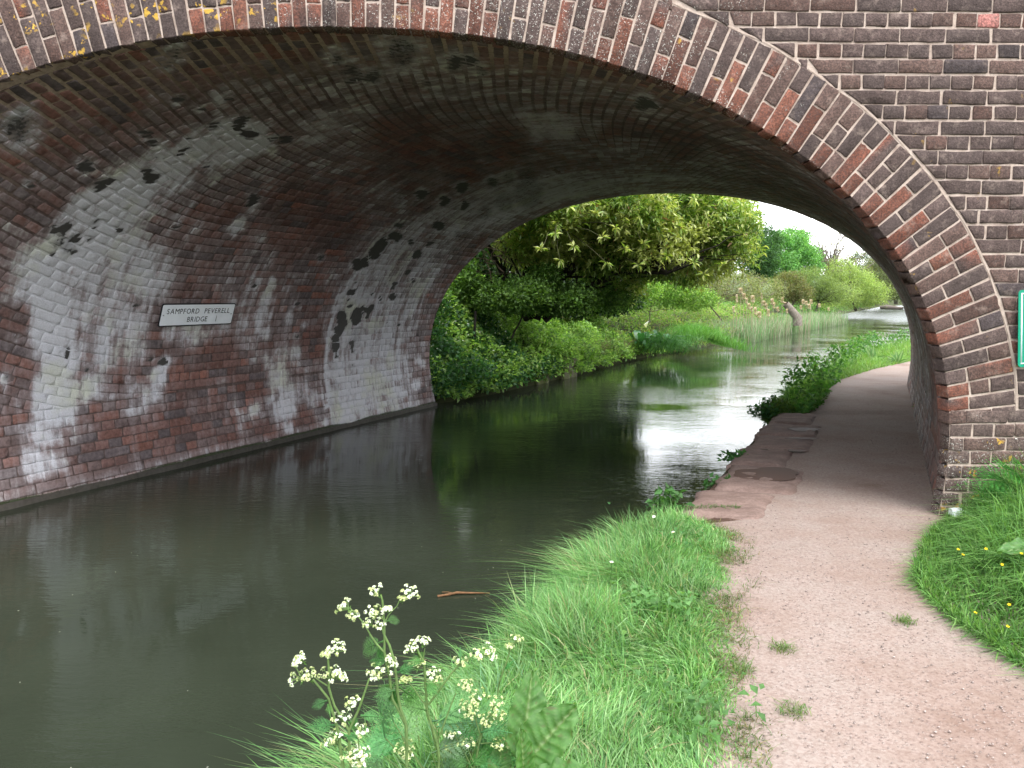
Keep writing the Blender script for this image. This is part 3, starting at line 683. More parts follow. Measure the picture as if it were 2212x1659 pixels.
def emit_bricks(lst, parent, part, mat, limit=300, extra=None):
    """the largest in view become objects of their own, the rest one mesh"""
    C = np.array([b[4] for b in lst])
    x, y, d = project(C)
    inside = (x > -8) & (x < 1032) & (y > -6) & (y < 774)
    ext = np.array([np.ptp(np.stack(project(b[0][:])[:2], 1), axis=0).prod() for b in lst])
    score = np.where(inside, ext, -1)
    order = np.argsort(-score)
    single = [i for i in order[:limit] if score[i] > 0]
    sset = set(single)
    for i in single:
        b = lst[i]
        at_ = {'col': b[2], 'mask': b[3]}
        if len(b) > 5: at_['dev'] = b[5]
        o = bmesh_part(part, b[0], [b[1]], mat, parent, at_)
    rest = [lst[i] for i in range(len(lst)) if i not in sset]
    if rest:
        n = 0; V, Q, Cc, Mk, Dv = [], [], [], [], []
        for b in rest:
            V.append(b[0]); Q.append(np.asarray(b[1]) + n); Cc.append(b[2]); Mk.append(b[3]); n += len(b[0])
            if len(b) > 5: Dv.append(b[5])
        at_ = {'col': np.concatenate(Cc), 'mask': np.concatenate(Mk)}
        if Dv: at_['dev'] = np.concatenate(Dv)
        o = bmesh_part("brickwork", np.concatenate(V), [np.concatenate(Q)], mat, parent, at_)
        o["kind"] = "stuff"

emit_bricks(ring_bricks, ring_wall, "brick", M['face'])

# spandrel mortar bed with the arch cut out, deck and parapets behind it
mb = MB()
half = ring(np.linspace(PS[0], PS[-1], 200), RT * .5, YF + .0048)
top = np.stack([np.linspace(XL, XR, 200), np.full(200, YF + .0048), np.full(200, ZTOP)], -1)
# outer boundary: up the left, across the top, down the right
nside = 60
outer = []
for i in range(200):
    t_ = i / 199
    if t_ < .25: outer.append((XL, YF + .0048, -1 + (ZTOP + 1) * t_ / .25))
    elif t_ < .75: outer.append((XL + (XR - XL) * (t_ - .25) / .5, YF + .0048, ZTOP))
    else: outer.append((XR, YF + .0048, ZTOP - (ZTOP + 1) * (t_ - .75) / .25))
outer = np.array(outer)
spandrel = bmesh_part("spandrel_wall", np.concatenate([half, outer]), [[(i, i + 1, 201 + i, 200 + i) for i in range(199)]], M['mortar'], bridge)
emit_bricks(face_bricks, spandrel, "brick", M['face'])

# lichen and smear of mortar line over the extrados: a thin raised joint following the ring
sj = np.linspace(s_hi * .18, s_hi + .05, 300)
wob = .004 * np.sin(sj * 9) + .003 * np.sin(sj * 23)
v = np.concatenate([ring(sj, RT + .000 + wob, YF + .0012), ring(sj, RT + .006 + wob + .004 * vnoise(sj[:, None] * 30, 3), YF + .0012)])
bmesh_part("extrados_joint", v, [[(i, i + 1, 301 + i, 300 + i) for i in range(299)]], M['mortar'], ring_wall)

# ---- vault bed (mortar)
nu, nv = 300, 200
U, V_ = np.meshgrid(np.linspace(0, UMAX, nu), np.linspace(0, 1, nv), indexing='ij')
U = U.ravel(); vf = vface(U); Vv = vf + V_.ravel() * VL
Vv = np.where(V_.ravel() == 0, vf + .004, Vv)
bedv = vault(U, Vv, .0038)
mk = barrel_masks(U, Vv)
mk[:, 0] = mk[:, 0] * (.5 + .52 * sstep(.5, .72, mk[:, 0]))
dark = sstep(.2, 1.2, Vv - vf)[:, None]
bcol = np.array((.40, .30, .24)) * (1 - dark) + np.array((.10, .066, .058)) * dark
idx = np.arange(nu * nv).reshape(nu, nv)
q = np.stack([idx[:-1, :-1], idx[1:, :-1], idx[1:, 1:], idx[:-1, 1:]], -1).reshape(-1, 4)
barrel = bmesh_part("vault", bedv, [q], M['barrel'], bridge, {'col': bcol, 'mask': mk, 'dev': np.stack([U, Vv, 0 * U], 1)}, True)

# ---- vault bricks
VCOLS = [((.165, .090, .078), 4), ((.19, .090, .072), 2.4), ((.14, .094, .088), 3), ((.11, .084, .085), 1.5), ((.23, .10, .075), .6)]
vb = []; VB = []
def vault_brick(uc, vc, L, W, ca, sa, lowlim, highlim, grey):
    """brick centred (uc,vc) in developed space, long axis (-sa, ca); placed when all are known"""
    nx = max(3, int(round(L / .026)) + 1); ny = 4
    a = np.concatenate([[-.5 * L], np.linspace(-.5 * L + .006, .5 * L - .006, nx - 2), [.5 * L]]); b = np.array([-.5 * W, -.5 * W + .006, 0, .5 * W - .006, .5 * W]); ny = 5
    A, B = np.meshgrid(a, b); A = A.ravel(); B = B.ravel()
    ea, eb = np.abs(A) > L / 2 - 1e-6, np.abs(B) > W / 2 - 1e-6
    edge = ea | eb; sh = 1 - .06 * (ea & eb)
    u = uc + (-sa * A + ca * B) * sh + rng.normal(0, .0018, len(A)); v = vc + (ca * A + sa * B) * sh + rng.normal(0, .0018, len(A))
    u = np.clip(u, lowlim, highlim)
    vf = vface(u); v = np.clip(v, vf + .10, vf + VL - .01)
    if np.ptp(u) < .02 or np.ptp(v) < .02: return
    off = np.where(edge, .0018, 0.0) + rng.uniform(-.0018, .0018) + rng.normal(0, .0009, len(A))
    VB.append((nx, ny, u, v, off, uc, vc))
def finish_vault_bricks():
    U = np.concatenate([b[2] for b in VB]); V = np.concatenate([b[3] for b in VB]); O_ = np.concatenate([b[4] for b in VB])
    bl = np.concatenate([np.full(len(b[2]), rnd.gauss(0, .07)) for b in VB])
    mk = barrel_masks(U, V, bl=bl)
    hole = (mk[:, 1] > .5)
    P = vault(U, V, O_ + .03 * hole); K = vault(U, V, .03 + .03 * hole)
    i0 = 0
    for (nx, ny, u, v, off, uc, vc) in VB:
        n0 = len(u); sl = slice(i0, i0 + n0); i0 += n0
        loop = [i for i in range(nx)] + [j * nx + nx - 1 for j in range(1, ny)] + [(ny - 1) * nx + i for i in range(nx - 2, -1, -1)] + [j * nx for j in range(ny - 2, 0, -1)]
        q = [(j * nx + i, (j + 1) * nx + i, (j + 1) * nx + i + 1, j * nx + i + 1) for j in range(ny - 1) for i in range(nx - 1)]
        m = len(loop)
        q += [(loop[i], loop[(i + 1) % m], n0 + (i + 1) % m, n0 + i) for i in range(m)]
        p, k_ = P[sl], K[sl][loop]
        col = np.array(pick(VCOLS)) * rnd.uniform(.75, 1.25)
        m_ = mk[sl]
        vb.append((np.concatenate([p, k_]), q, np.tile(col, (n0 + m, 1)), np.concatenate([m_, m_[loop]]), p.mean(0),
                   np.stack([np.concatenate([u, u[loop]]), np.concatenate([v, v[loop]]), np.zeros(n0 + m)], 1)))

# Courses start square to the skewed face and straighten out deeper in.
dd_ = np.linspace(-.2, VL + .2, 400)
gp_ = .41 * (1 - sstep(1.2, 3.4, dd_))
GG_ = np.concatenate([[0], np.cumsum((gp_[1:] + gp_[:-1]) / 2 * np.diff(dd_))]); GG_ -= np.interp(0, dd_, GG_)
dq_ = np.gradient(PQ, PU)
gr_ = .36 + 0 * dd_; GR_ = .36 * dd_
RP = .0805
for ti in range(0, int((UMAX - 2 * U_SP + 3.0) / RP)):
    u0 = U_SP + (ti + .5) * RP
    dn = .095 - rnd.random() * .12
    hp = ti % 2 if ti < 60 else rnd.randint(0, 1)
    wr = float(sstep(.42, .75, np.array(u0 / UMAX)))
    while dn < VL + .05:
        L = .112 if hp else .232
        if rnd.random() < (.10 if dn < 1.5 else .25): L = .232 if L < .2 else .112
        dc = dn + L / 2 * .95
        uc = u0 - ((1 - wr) * float(np.interp(dc, dd_, GG_)) + wr * .36 * dc)
        g = (1 - wr) * float(np.interp(dc, dd_, gp_)) + wr * .36; vp = TAN * float(np.interp(uc, PU, dq_))
        be = math.atan(g / (1 - vp * g))
        gap = .0115 if dn < .9 else .0068
        dn += (L + gap) * math.cos(be) / (1 + 0 * vp) * (1 / (1 - vp * g)) ** -0.0 if False else (L + gap) * math.cos(be) + vp * (L + gap) * math.sin(be)
        if uc < U_SP - .03 or uc > UMAX - U_SP + .03: continue
        vault_brick(uc, vface(uc) + dc, L, RP * math.cos(be) * (1.0 + .0) - gap, math.cos(be), math.sin(be), U_SP + .004, UMAX - U_SP - .004, 0)
# level courses below the springings
z_at = lambda u: np.interp(u, PU, PZ)
nrow = int(U_SP / RP)
for side in (0, 1):
    for k in range(nrow + 1):
        uc = U_SP - (k + .5) * RP
        if uc < .5: continue
        if side: uc = UMAX - uc
        v0 = vface(uc)
        v_ = v0 - rnd.random() * .2
        hd = k % 2 == 0
        while v_ < v0 + VL:
            L = (.118 if hd else .238)
            vault_brick(uc, v_ + L / 2, L, RP - .008, 1, 0, 0, UMAX, 0)
            v_ += L + .010
finish_vault_bricks()
emit_bricks(vb, barrel, "brick", M['barrel'])

# far face, deck, parapets (mostly seen only from elsewhere, they keep the daylight out)
FC = np.array([VL * SA, VL * CA, 0])
mb = MB()
far_ring = ring(np.linspace(PS[0], PS[-1], 200), .002, YF - .0) + FC
outf = outer.copy() + FC; outf[:, 1] = YF + FC[1]
mb.add(np.concatenate([far_ring, outf]), [(i, 200 + i, 201 + i, i + 1) for i in range(199)], None)
fw = bmesh_part("far_wall", np.concatenate(mb.v), [mb.q[0]], M['face'], bridge,
                {'col': np.tile([.10, .06, .05], (400, 1)), 'mask': np.tile([.4, .1, 0], (400, 1))})
mb = MB()
DZ = 3.3
c0 = np.array([XL, YF + .02, 0]); c1 = np.array([XR, YF + .02, 0])
deck = np.array([c0, c1, c1 + FC, c0 + FC]); deck[:, 2] = DZ
mb.add(deck, [(0, 1, 2, 3)])
mb.build("road_deck", M['render'], bridge, origin=BO)
for nm, base in (("parapet", 0), ("parapet", 1)):
    b0 = (c0 if base == 0 else c0 + FC) + np.array([0, .3 if base == 0 else -.3, DZ]); b1 = b0 + np.array([XR - XL, 0, 0])
    off = np.array([0, .02 if base == 0 else -.02, .45])
    mb = MB(); mb.add(np.array([b0, b1, b1 + [0, 0, .45], b0 + [0, 0, .45], (c0 if base == 0 else c0 + FC) + [0, -.02, DZ + .45], (c1 if base == 0 else c1 + FC) + [0, -.02, DZ + .45]]),
                      [(0, 1, 2, 3), (3, 2, 5, 4)])
    o = mb.build(nm, M['face'], bridge, origin=BO)
    me = o.data

# dark wet footing along the left waterline
vv = np.linspace(0, VL, 160)
uw = float(np.interp(-.235, PZ[:len(PZ) // 2], PU[:len(PU) // 2]))
vfw = vface(uw)
pr = -.012 - .035 * fbm(np.stack([vv * 4, vv * 0], 1), 6)
A1 = vault(np.full(160, uw), vfw + vv, .01); A2 = vault(np.full(160, uw), vfw + vv, pr); A2[:, 2] -= .012
A3 = A2.copy(); A3[:, 2] = -.5
q = [(j * 160 + i, j * 160 + i + 1, (j + 1) * 160 + i + 1, (j + 1) * 160 + i) for j in range(2) for i in range(159)]
dv = np.stack([np.full(480, uw), np.tile(vfw + vv, 3), np.zeros(480)], 1)
bmesh_part("wet_footing", np.concatenate([A1, A2, A3]), [q], M['barrel'], bridge, {'col': np.tile([.045, .038, .03], (480, 1)), 'mask': np.tile([-.9, .25, .40], (480, 1)), 'dev': dv})

# ------------------------------------------------------------------ ground, water, path
LB = np.array([(-60, -34), (-20, -15), (0, -7.2), (4.5, -4.80), (8, -3.05), (11.3, -1.40), (11.6, -.90), (12.6, -.15), (15.4, 1.35), (18.7, 2.8), (21.7, 4.55), (24.7, 6.5), (28.7, 8.8), (36.6, 13.5), (46, 19.5), (70, 31), (133, 66), (220, 130), (420, 260)], float)
RB = np.array([(-60, -28), (-20, -9), (0, -1.35), (1, -.92), (2.06, -.42), (2.5, -.19), (2.92, .06), (3.29, .20), (3.58, .36), (4.15, .62), (4.5, .95), (4.66, 1.17), (8.6, 3.13), (10.0, 3.85), (13.9, 5.9), (19.4, 9.4), (22.4, 12.1), (30, 19), (46, 33), (70, 50), (133, 95), (220, 165), (420, 330)], float)
Lx = lambda y: np.interp(y, LB[:, 0], LB[:, 1]); Rx = lambda y: np.interp(y, RB[:, 0], RB[:, 1])
PE = np.array([(-60, -27), (-20, -6.5), (0, 0.2), (1.5, .52), (2.04, .66), (2.27, .75), (2.44, .77), (2.99, .90), (3.5, 1.10), (4.14, 1.28), (4.45, 1.15), (4.66, 1.17), (8.6, 3.2), (10.02, 4.04), (11.6, 5.1), (13.85, 6.91), (15.3, 8.25), (20, 12.5), (30, 22.5), (46, 37), (70, 55), (133, 100), (420, 340)], float)
Px = lambda y: np.interp(y, PE[:, 0], PE[:, 1])
def left_h(y, d):
    """height of the left bank, d metres from the edge"""
    top = np.interp(y, [-60, 3, 4.5, 11.2, 12.5, 15, 18, 22, 26, 40, 80, 400], [.8, .9, 2.1, 2.1, 2.0, 1.75, 1.05, .55, .55, .7, 1.0, 2])
    w = np.interp(y, [-60, 11, 14, 18, 25, 400], [2.5, 1.9, 2.4, 3.0, 3.5, 5])
    return -.20 + (top + .2) * sstep(0, 1, d / w) ** .8 + .02 * np.clip(d - w, 0, 40)
def right_h(y, x):
    """verge and towpath"""
    r = x - Rx(y); e = Px(y)
    h = np.where(y < 4.6, -.17 + .17 * sstep(0, .35, r), -.02 + .02 * sstep(0, .3, r))
    h = np.where(y > 8.7, -.14 + .16 * sstep(0, .5, r), h)
    # bank right of the path in front of the bridge
    xr = np.interp(y, [-10, 0, 2.65, 3.0, 3.4, 4.35], [0.9, 1.6, 1.93, 1.95, 1.98, 2.5])
    b = np.where(y < 4.45, sstep(0, 1.0, x - xr) * .22 + .06 * np.clip(x - xr - 1, 0, 30), 0)
    far = np.where(y > 12, .03 * np.clip(x - e - 2.2, 0, 60), 0)
    return h + b + far
ys = np.concatenate([np.arange(-60, -4, 4), np.arange(-4, 1.5, .4), np.arange(1.5, 5, .1), np.arange(5, 30, .4), np.arange(30, 80, 2), np.arange(80, 420, 12)])
rowsv, cols_ = [], []
dl = np.array([400, 250, 120, 60, 30, 16, 10, 7, 5, 4, 3.2, 2.6, 2.1, 1.7, 1.3, 1.0, .75, .5, .3, .15, 0.0])
dr = np.concatenate([np.array([0, .02, .06, .12, .2, .3, .42, .55, .7]), np.arange(.85, 3.2, .12), np.arange(3.4, 6, .3), np.array([7, 9, 12, 17, 25, 40, 80, 160, 320])])
for y in ys:
    lx, rx = Lx(y), Rx(y)
    xs = [lx - d for d in dl] + [lx + .03, lx + .5, (lx + rx) / 2, rx - .5, rx - .03] + [rx + d for d in dr]
    zs = list(left_h(np.full(len(dl), y), dl)) + [-1.0, -1.3, -1.4, -1.3, -1.0] + list(right_h(np.full(len(dr), y), rx + dr))
    for x, z in zip(xs, zs):
        rowsv.append((x, y, z))
        n_ = vnoise(np.array([[x * .8, y * .8]]), 3)[0]
        c = (.05, .06, .022) if x < lx + .01 or (x > rx and not (Px(y) < x < Px(y) + 2)) else (.10, .06, .045)
        cols_.append(c)
nc = len(dl) + 5 + len(dr); ny_ = len(ys)
rowsv = np.array(rowsv)
nz = fbm(rowsv[:, :2] * 1.5, 12) - .5
isl = np.tile(np.arange(nc) < len(dl), ny_)
rowsv[:, 2] += np.where(isl, nz * .25 * sstep(.0, .5, Lx(rowsv[:, 1]) - rowsv[:, 0]), 0)
idx = np.arange(nc * ny_).reshape(ny_, nc)
q = np.stack([idx[:-1, :-1], idx[:-1, 1:], idx[1:, 1:], idx[1:, :-1]], -1).reshape(-1, 4)
g = mesh("ground", rowsv, [q], M['ground'], None, True, {'col': np.array(cols_)})
tag(g, kind="structure")

# water sheet
yw = ys
wv = []
for y in yw:
    wv += [(Lx(y) - .5, y, -.28), (Rx(y) + .25, y, -.28)]
wq = [(2 * i, 2 * i + 1, 2 * i + 3, 2 * i + 2) for i in range(len(yw) - 1)]
w = mesh("water", wv, [wq], M['water']); tag(w, kind="structure")

# path sheet, following the ground 4 mm up
yp = np.concatenate([np.arange(-30, 1.5, 1.0), np.arange(1.5, 9, .12), np.arange(9, 40, .6), np.arange(40, 130, 5)])
pv, pc = [], []
NPX = 26
for y in yp:
    x0 = Px(y) - (.12 if y < 4.5 else (-.38 if y < 8.55 else .1))
    x1 = np.interp(y, [-30, 0, 2.65, 3.0, 3.4, 4.35, 4.5, 9, 11.9, 13, 130], [-5, 2.1, 2.4, 2.4, 2.3, 2.75, 2.75, 4.98, 6.45, 7.6, 110])
    if y > 13: x1 = x0 + 2.6
    for k in range(NPX):
        x = x0 + (x1 - x0) * k / (NPX - 1)
        z = float(right_h(np.array([y]), np.array([x]))[0]) + .006
        pv.append((x, y, z))
        tlen = 1.0
        pc.append((tlen, tlen, tlen))
pv = np.array(pv)
pv[:, 2] += .012 * (fbm(pv[:, :2] * 1.6, 21) - .5) + .004 * (fbm(pv[:, :2] * 12, 22) - .5)
idx = np.arange(len(yp) * NPX).reshape(-1, NPX)
q = np.stack([idx[:-1, :-1], idx[:-1, 1:], idx[1:, 1:], idx[1:, :-1]], -1).reshape(-1, 4)
path = mesh("towpath", pv, [q], M['path'], None, True, {'col': np.array(pc)})
tag(path, kind="structure")

# coping stones at the water's edge under the bridge
def blob_box(L, W, H, nx, ny, seed, round_=.02, amp=.01):
    a = np.linspace(0, 1, nx); b = np.linspace(0, 1, ny)
    A, B = np.meshgrid(a, b); A = A.ravel(); B = B.ravel()
    e = np.minimum(np.minimum(A, 1 - A) * L, np.minimum(B, 1 - B) * W)
    drop = round_ * (1 - sstep(0, round_ * 2.2, e))
    n = fbm(np.stack([A * L * 6 + seed, B * W * 6], 1), seed) - .5
    n2 = fbm(np.stack([A * L * 2.5 + seed, B * W * 14], 1), seed + 5) - .5
    v = np.stack([A * L, B * W, H - drop + n * amp * 1.6 + n2 * amp], 1)
    v[:, 0] += (vnoise(np.stack([B * 6, A * 0 + seed], 1), seed) - .5) * .03 * (np.abs(A - .5) > .49)
    v[:, 1] += (vnoise(np.stack([A * 9, B * 0 + seed], 1), seed + 3) - .5) * .05 * (B < .01)
    q = [(j * nx + i, j * nx + i + 1, (j + 1) * nx + i + 1, (j + 1) * nx + i) for j in range(ny - 1) for i in range(nx - 1)]
    loop = [i for i in range(nx)] + [j * nx + nx - 1 for j in range(1, ny)] + [(ny - 1) * nx + i for i in range(nx - 2, -1, -1)] + [j * nx for j in range(ny - 2, 0, -1)]
    bk = v[loop].copy(); bk[:, 2] = -.02
    n0 = len(v); m = len(loop)
    q += [(loop[i], n0 + i, n0 + (i + 1) % m, loop[(i + 1) % m]) for i in range(m)]
    return np.concatenate([v, bk]), q
ys0 = [4.62, 5.22, 5.98, 6.66, 7.28, 7.98, 8.66]
for i in range(6):
    y0, y1 = ys0[i], ys0[i + 1]
    L = (y1 - y0) / CA - .014; W = .50 + .08 * math.sin(i * 2.2)
    v, q = blob_box(L, W, .44, 26, 14, 40 + i, .028, .016)
    o = mesh("coping_stone", v, [q], M['coping'], path, True)
    # local x along the axis, local y away from the water
    o.matrix_world = Matrix.Translation((Rx(y0 + .0) + (.02 if i % 2 else -.01), y0, -.42 + (.004 * (i % 3)))) @ Matrix.Rotation(math.pi / 2 - AX, 4, 'Z') @ Matrix.Scale(1, 4)
    v[:, 1] *= -1
    o.data.vertices.foreach_set("co", v.astype(np.float32).ravel()); o.data.flip_normals(); o.data.update()

# shallow puddles on the stones
t = NT("puddle_water"); t.pbr((.085, .045, .032), .62, .08, t.bump(t.noise(t.geo(), 14, 2), .05, .002)); M['puddle'] = t.m
def puddle(cx, cy, a, b, rot, z, seed, lab=None):
    th = np.linspace(0, 2 * math.pi, 48, endpoint=False)
    r = .72 + .55 * vnoise(np.stack([np.cos(th) * 1.6 + 5, np.sin(th) * 1.6 + seed], 1), seed)
    x = np.cos(th) * a * r; y = np.sin(th) * b * r
    c, s = math.cos(rot), math.sin(rot)
    v = np.stack([cx + x * c - y * s, cy + x * s + y * c, np.full(48, z)], 1)
    v = np.concatenate([v, [[cx, cy, z]]])
    o = mesh("puddle", v, [[(i, (i + 1) % 48, 48) for i in range(48)]], M['puddle'], path)
puddle(1.98, 5.56, .27, .20, .3, .0285, 2)
puddle(2.42, 6.42, .20, .045, -.1, .0285, 5)
puddle(2.78, 6.98, .16, .045, 0, .0285, 9)
puddle(3.0, 7.45, .15, .12, .2, .0285, 12)

# loose stones on the path
def stones(n, fx, name, mat, smin, smax, parent=None):
    mb = MB()
    base = np.array([(1, 0, 0), (-1, 0, 0), (0, 1, 0), (0, -1, 0), (0, 0, 1), (0, 0, -1)], float)
    tri = [(0, 2, 4), (2, 1, 4), (1, 3, 4), (3, 0, 4), (2, 0, 5), (1, 2, 5), (3, 1, 5), (0, 3, 5)]
    for i in range(n):
        x, y, z = fx()
        s = rnd.uniform(smin, smax) * (.6 + rnd.random() ** 3)
        R = Matrix.Rotation(rnd.random() * 6.3, 3, 'Z')
        v = base * np.array([s, s * rnd.uniform(.5, .9), s * rnd.uniform(.3, .55)]) * (1 + rng.uniform(-.3, .3, (6, 1)))
        v = v @ np.array(R).T + np.array([x, y, z + s * .12])
        g = rnd.uniform(.5, 1.2)
        mb.add(v, None, tri, (.34 * g, .27 * g, .245 * g))
    return mb.build(name, mat, parent, True)
t = NT("grit"); t.pbr(t.attr("col"), .85, .25, t.bump(t.noise(t.geo(), 150, 3), .5, .003)); M['grit'] = t.m
def fpath():
    y = 1.6 + 5.5 * rnd.random() ** 1.6
    x = Px(y) + (1.15 if y < 4.4 else 1.4) * rnd.random() + rnd.gauss(0, .05)
    if rnd.random() < .5 and y < 3.4: x = Px(y) + .2 + 1.1 * rnd.random() ** .7
    if y > 4.5: x += .4
    return x, y, float(right_h(np.array([y]), np.array([x]))[0]) + .008
tag(stones(6500, fpath, "gravel", M['grit'], .002, .0052), kind="stuff")

# ------------------------------------------------------------------ signs
def text_mesh(body, size, mat, parent, M4, width, name="letter", extrude=.0006):
    """each letter a mesh of its own, set evenly over the given width"""
    obs, x = [], 0.0
    for ch in body:
        if ch == " ": x += size * .42; continue
        cu = bpy.data.curves.new(name, 'FONT'); cu.body = ch; cu.size = size; cu.extrude = extrude; cu.resolution_u = 3
        tmp = bpy.data.objects.new(name, cu); COL.objects.link(tmp)
        dg = bpy.context.evaluated_depsgraph_get(); dg.update()
        me = bpy.data.meshes.new_from_object(tmp.evaluated_get(dg))
        bpy.data.objects.remove(tmp)
        co = np.empty(len(me.vertices) * 3, dtype=np.float32); me.vertices.foreach_get("co", co); co = co.reshape(-1, 3)
        x0, x1 = co[:, 0].min(), co[:, 0].max()
        co[:, 0] -= x0; co[:, 1] -= size * .35; me.vertices.foreach_set("co", co.ravel())
        me.materials.clear(); me.materials.append(mat)
        obs.append((me, x)); x += (x1 - x0) + size * .16
    tot = x - size * .16; k = width / tot
    for me, x_ in obs:
        o = bpy.data.objects.new(name, me); COL.objects.link(o); o.parent = parent
        o.matrix_local = M4 @ Matrix.Translation((-width / 2 + x_ * k, 0, 0)) @ Matrix.Diagonal((k, 1, 1, 1))
def rounded_plate(w, h, r, z0, z1, n=5):
    pts = []
    for cx, cy, a0 in ((w / 2 - r, h / 2 - r, 0), (-w / 2 + r, h / 2 - r, 90), (-w / 2 + r, -h / 2 + r, 180), (w / 2 - r, -h / 2 + r, 270)):
        for k in range(n):
            a = D2R(a0 + 90 * k / (n - 1)); pts.append((cx + r * math.cos(a), cy + r * math.sin(a)))
    m = len(pts)
    v = [(x, y, z1) for x, y in pts] + [(x, y, z0) for x, y in pts]
    me = bpy.data.meshes.new("plate")
    me.from_pydata(v, [], [tuple(range(m)), tuple(range(2 * m - 1, m - 1, -1))] + [(i, m + i, m + (i + 1) % m, (i + 1) % m) for i in range(m)])
    return me
def plate(name, w, h, r, z0, z1, mat, parent, M4=Matrix()):
    me = rounded_plate(w, h, r, z0, z1); me.materials.append(mat)
    o = bpy.data.objects.new(name, me); COL.objects.link(o); o.parent = parent; o.matrix_local = M4
    return o
#SIGN#
SIGN_C = (2.211, 1.729, 0.874, 0.222, 0.000)
#ENDSIGN#
if SIGN_C is not None:
    su, sv, sw, sh, srot = SIGN_C
    p = vault(np.array([su]), np.array([sv]), -.03)[0]
    ex = Vector((SA, CA, 0)); nn = np.interp(su, PU, NQ), np.interp(su, PU, NZ)
    en = Vector((-nn[0] * CA, nn[0] * SA, -nn[1])).normalized()       # towards the opening
    ey = en.cross(ex).normalized()
    R = Matrix((ex, ey, en)).transposed().to_4x4()
    root = empty("bridge_name_sign", p, "white plate lettered Sampford Peverell Bridge fixed to the stained vault", "sign")
    root.matrix_world = Matrix.Translation(Vector(p)) @ R @ Matrix.Rotation(srot, 4, 'Z')
    plate("border", sw, sh, .018, -.004, .0, M['sign_black'], root)
    plate("panel", sw - .022, sh - .022, .012, .0005, .003, M['sign_white'], root)
    text_mesh("SAMPFORD  PEVERELL", sh * .33, M['sign_black'], root, Matrix.Translation((0, sh * .17, .0036)), sw * .85)
    text_mesh("BRIDGE", sh * .33, M['sign_black'], root, Matrix.Translation((-sw * .01, -sh * .2, .0036)), sw * .27)
    mb = MB(); mb.box((sw * .25, -sh * .33, .0032), (sw * .25 + .005, -sh * .06, .0042)); mb.build("scratch", M['sign_black'], root)
    for sx in (-1, 1):
        mb = MB(); mb.tube([(sx * sw * .46, 0, .003), (sx * sw * .46, 0, .007)], [.007, .005], 8); mb.build("bolt", M['sign_black'], root)

root = empty("footpath_sign", (3.26, YF - .035, 1.16), "green sign with white inner line on the brickwork, cut by the right edge", "sign")
root.matrix_world = Matrix.Translation((3.262, YF - .035, 1.15)) @ Matrix.Rotation(D2R(-3.7), 4, 'Y') @ Matrix.Rotation(math.pi / 2, 4, 'X')
plate("panel", .46, .45, .02, -.004, 0, M['sign_green'], root)
mb = MB()
w2, h2, t2 = .215, .208, .008
for lo, hi in (((-w2, -h2, .0004), (w2, -h2 + t2, .0012)), ((-w2, h2 - t2, .0004), (w2, h2, .0012)), ((-w2, -h2 + t2, .0004), (-w2 + t2, h2 - t2, .0012)), ((w2 - t2, -h2 + t2, .0004), (w2, h2 - t2, .0012))):
    mb.box(lo, hi)
mb.build("border", M['sign_white'], root)
for z in (-.12, .12):
    mb = MB(); mb.box((-.05, z - .02, -.03), (.05, z + .02, -.0045)); mb.build("bracket", M['sign_black'], root)

#VEG#
# ------------------------------------------------------------------ vegetation helpers
def unit(a):
    return a / (np.linalg.norm(a, axis=-1, keepdims=True) + 1e-9)
def leaf_arrays(P, D, N, L, W, C, fold=.22, bend=.12):
    """folded leaves: base, left, tip, right. P base points, D axis, N up side."""
    P = np.asarray(P, float); D = unit(D); S = unit(np.cross(D, N)); N = np.cross(S, D)
    L = np.broadcast_to(L, len(P))[:, None]; W = np.broadcast_to(W, len(P))[:, None]
    mid = P + D * L * .45
    v = np.stack([P, mid - S * W * .5 + N * W * fold, P + D * L - N * L * bend, mid + S * W * .5 + N * W * fold], 1).reshape(-1, 3)
    i = np.arange(len(P))[:, None] * 4
    t = np.concatenate([i + [0, 2, 1], i + [0, 3, 2]], 1).reshape(-1, 3)
    return v, t, np.repeat(C, 4, axis=0)
def leaf_mesh(name, sets, mat, parent=None, origin=None):
    V, T, C, n = [], [], [], 0
    for v, t, c in sets:
        V.append(v); T.append(t + n); C.append(c); n += len(v)
    V = np.concatenate(V)
    if origin is not None: V = V - np.asarray(origin)
    return mesh(name, V, [np.concatenate(T)], mat, parent, False, {'col': np.concatenate(C)})
def rdir(n, up=0.0):
    d = rng.normal(size=(n, 3)); d = unit(d); d[:, 2] += up; return unit(d)
def shades(n, cols, weights=None, jit=.18):
    cols = np.array(cols, float); w = np.array(weights if weights is not None else [1] * len(cols), float)
    k = rng.choice(len(cols), n, p=w / w.sum())
    return cols[k] * rng.uniform(1 - jit, 1 + jit, (n, 1))

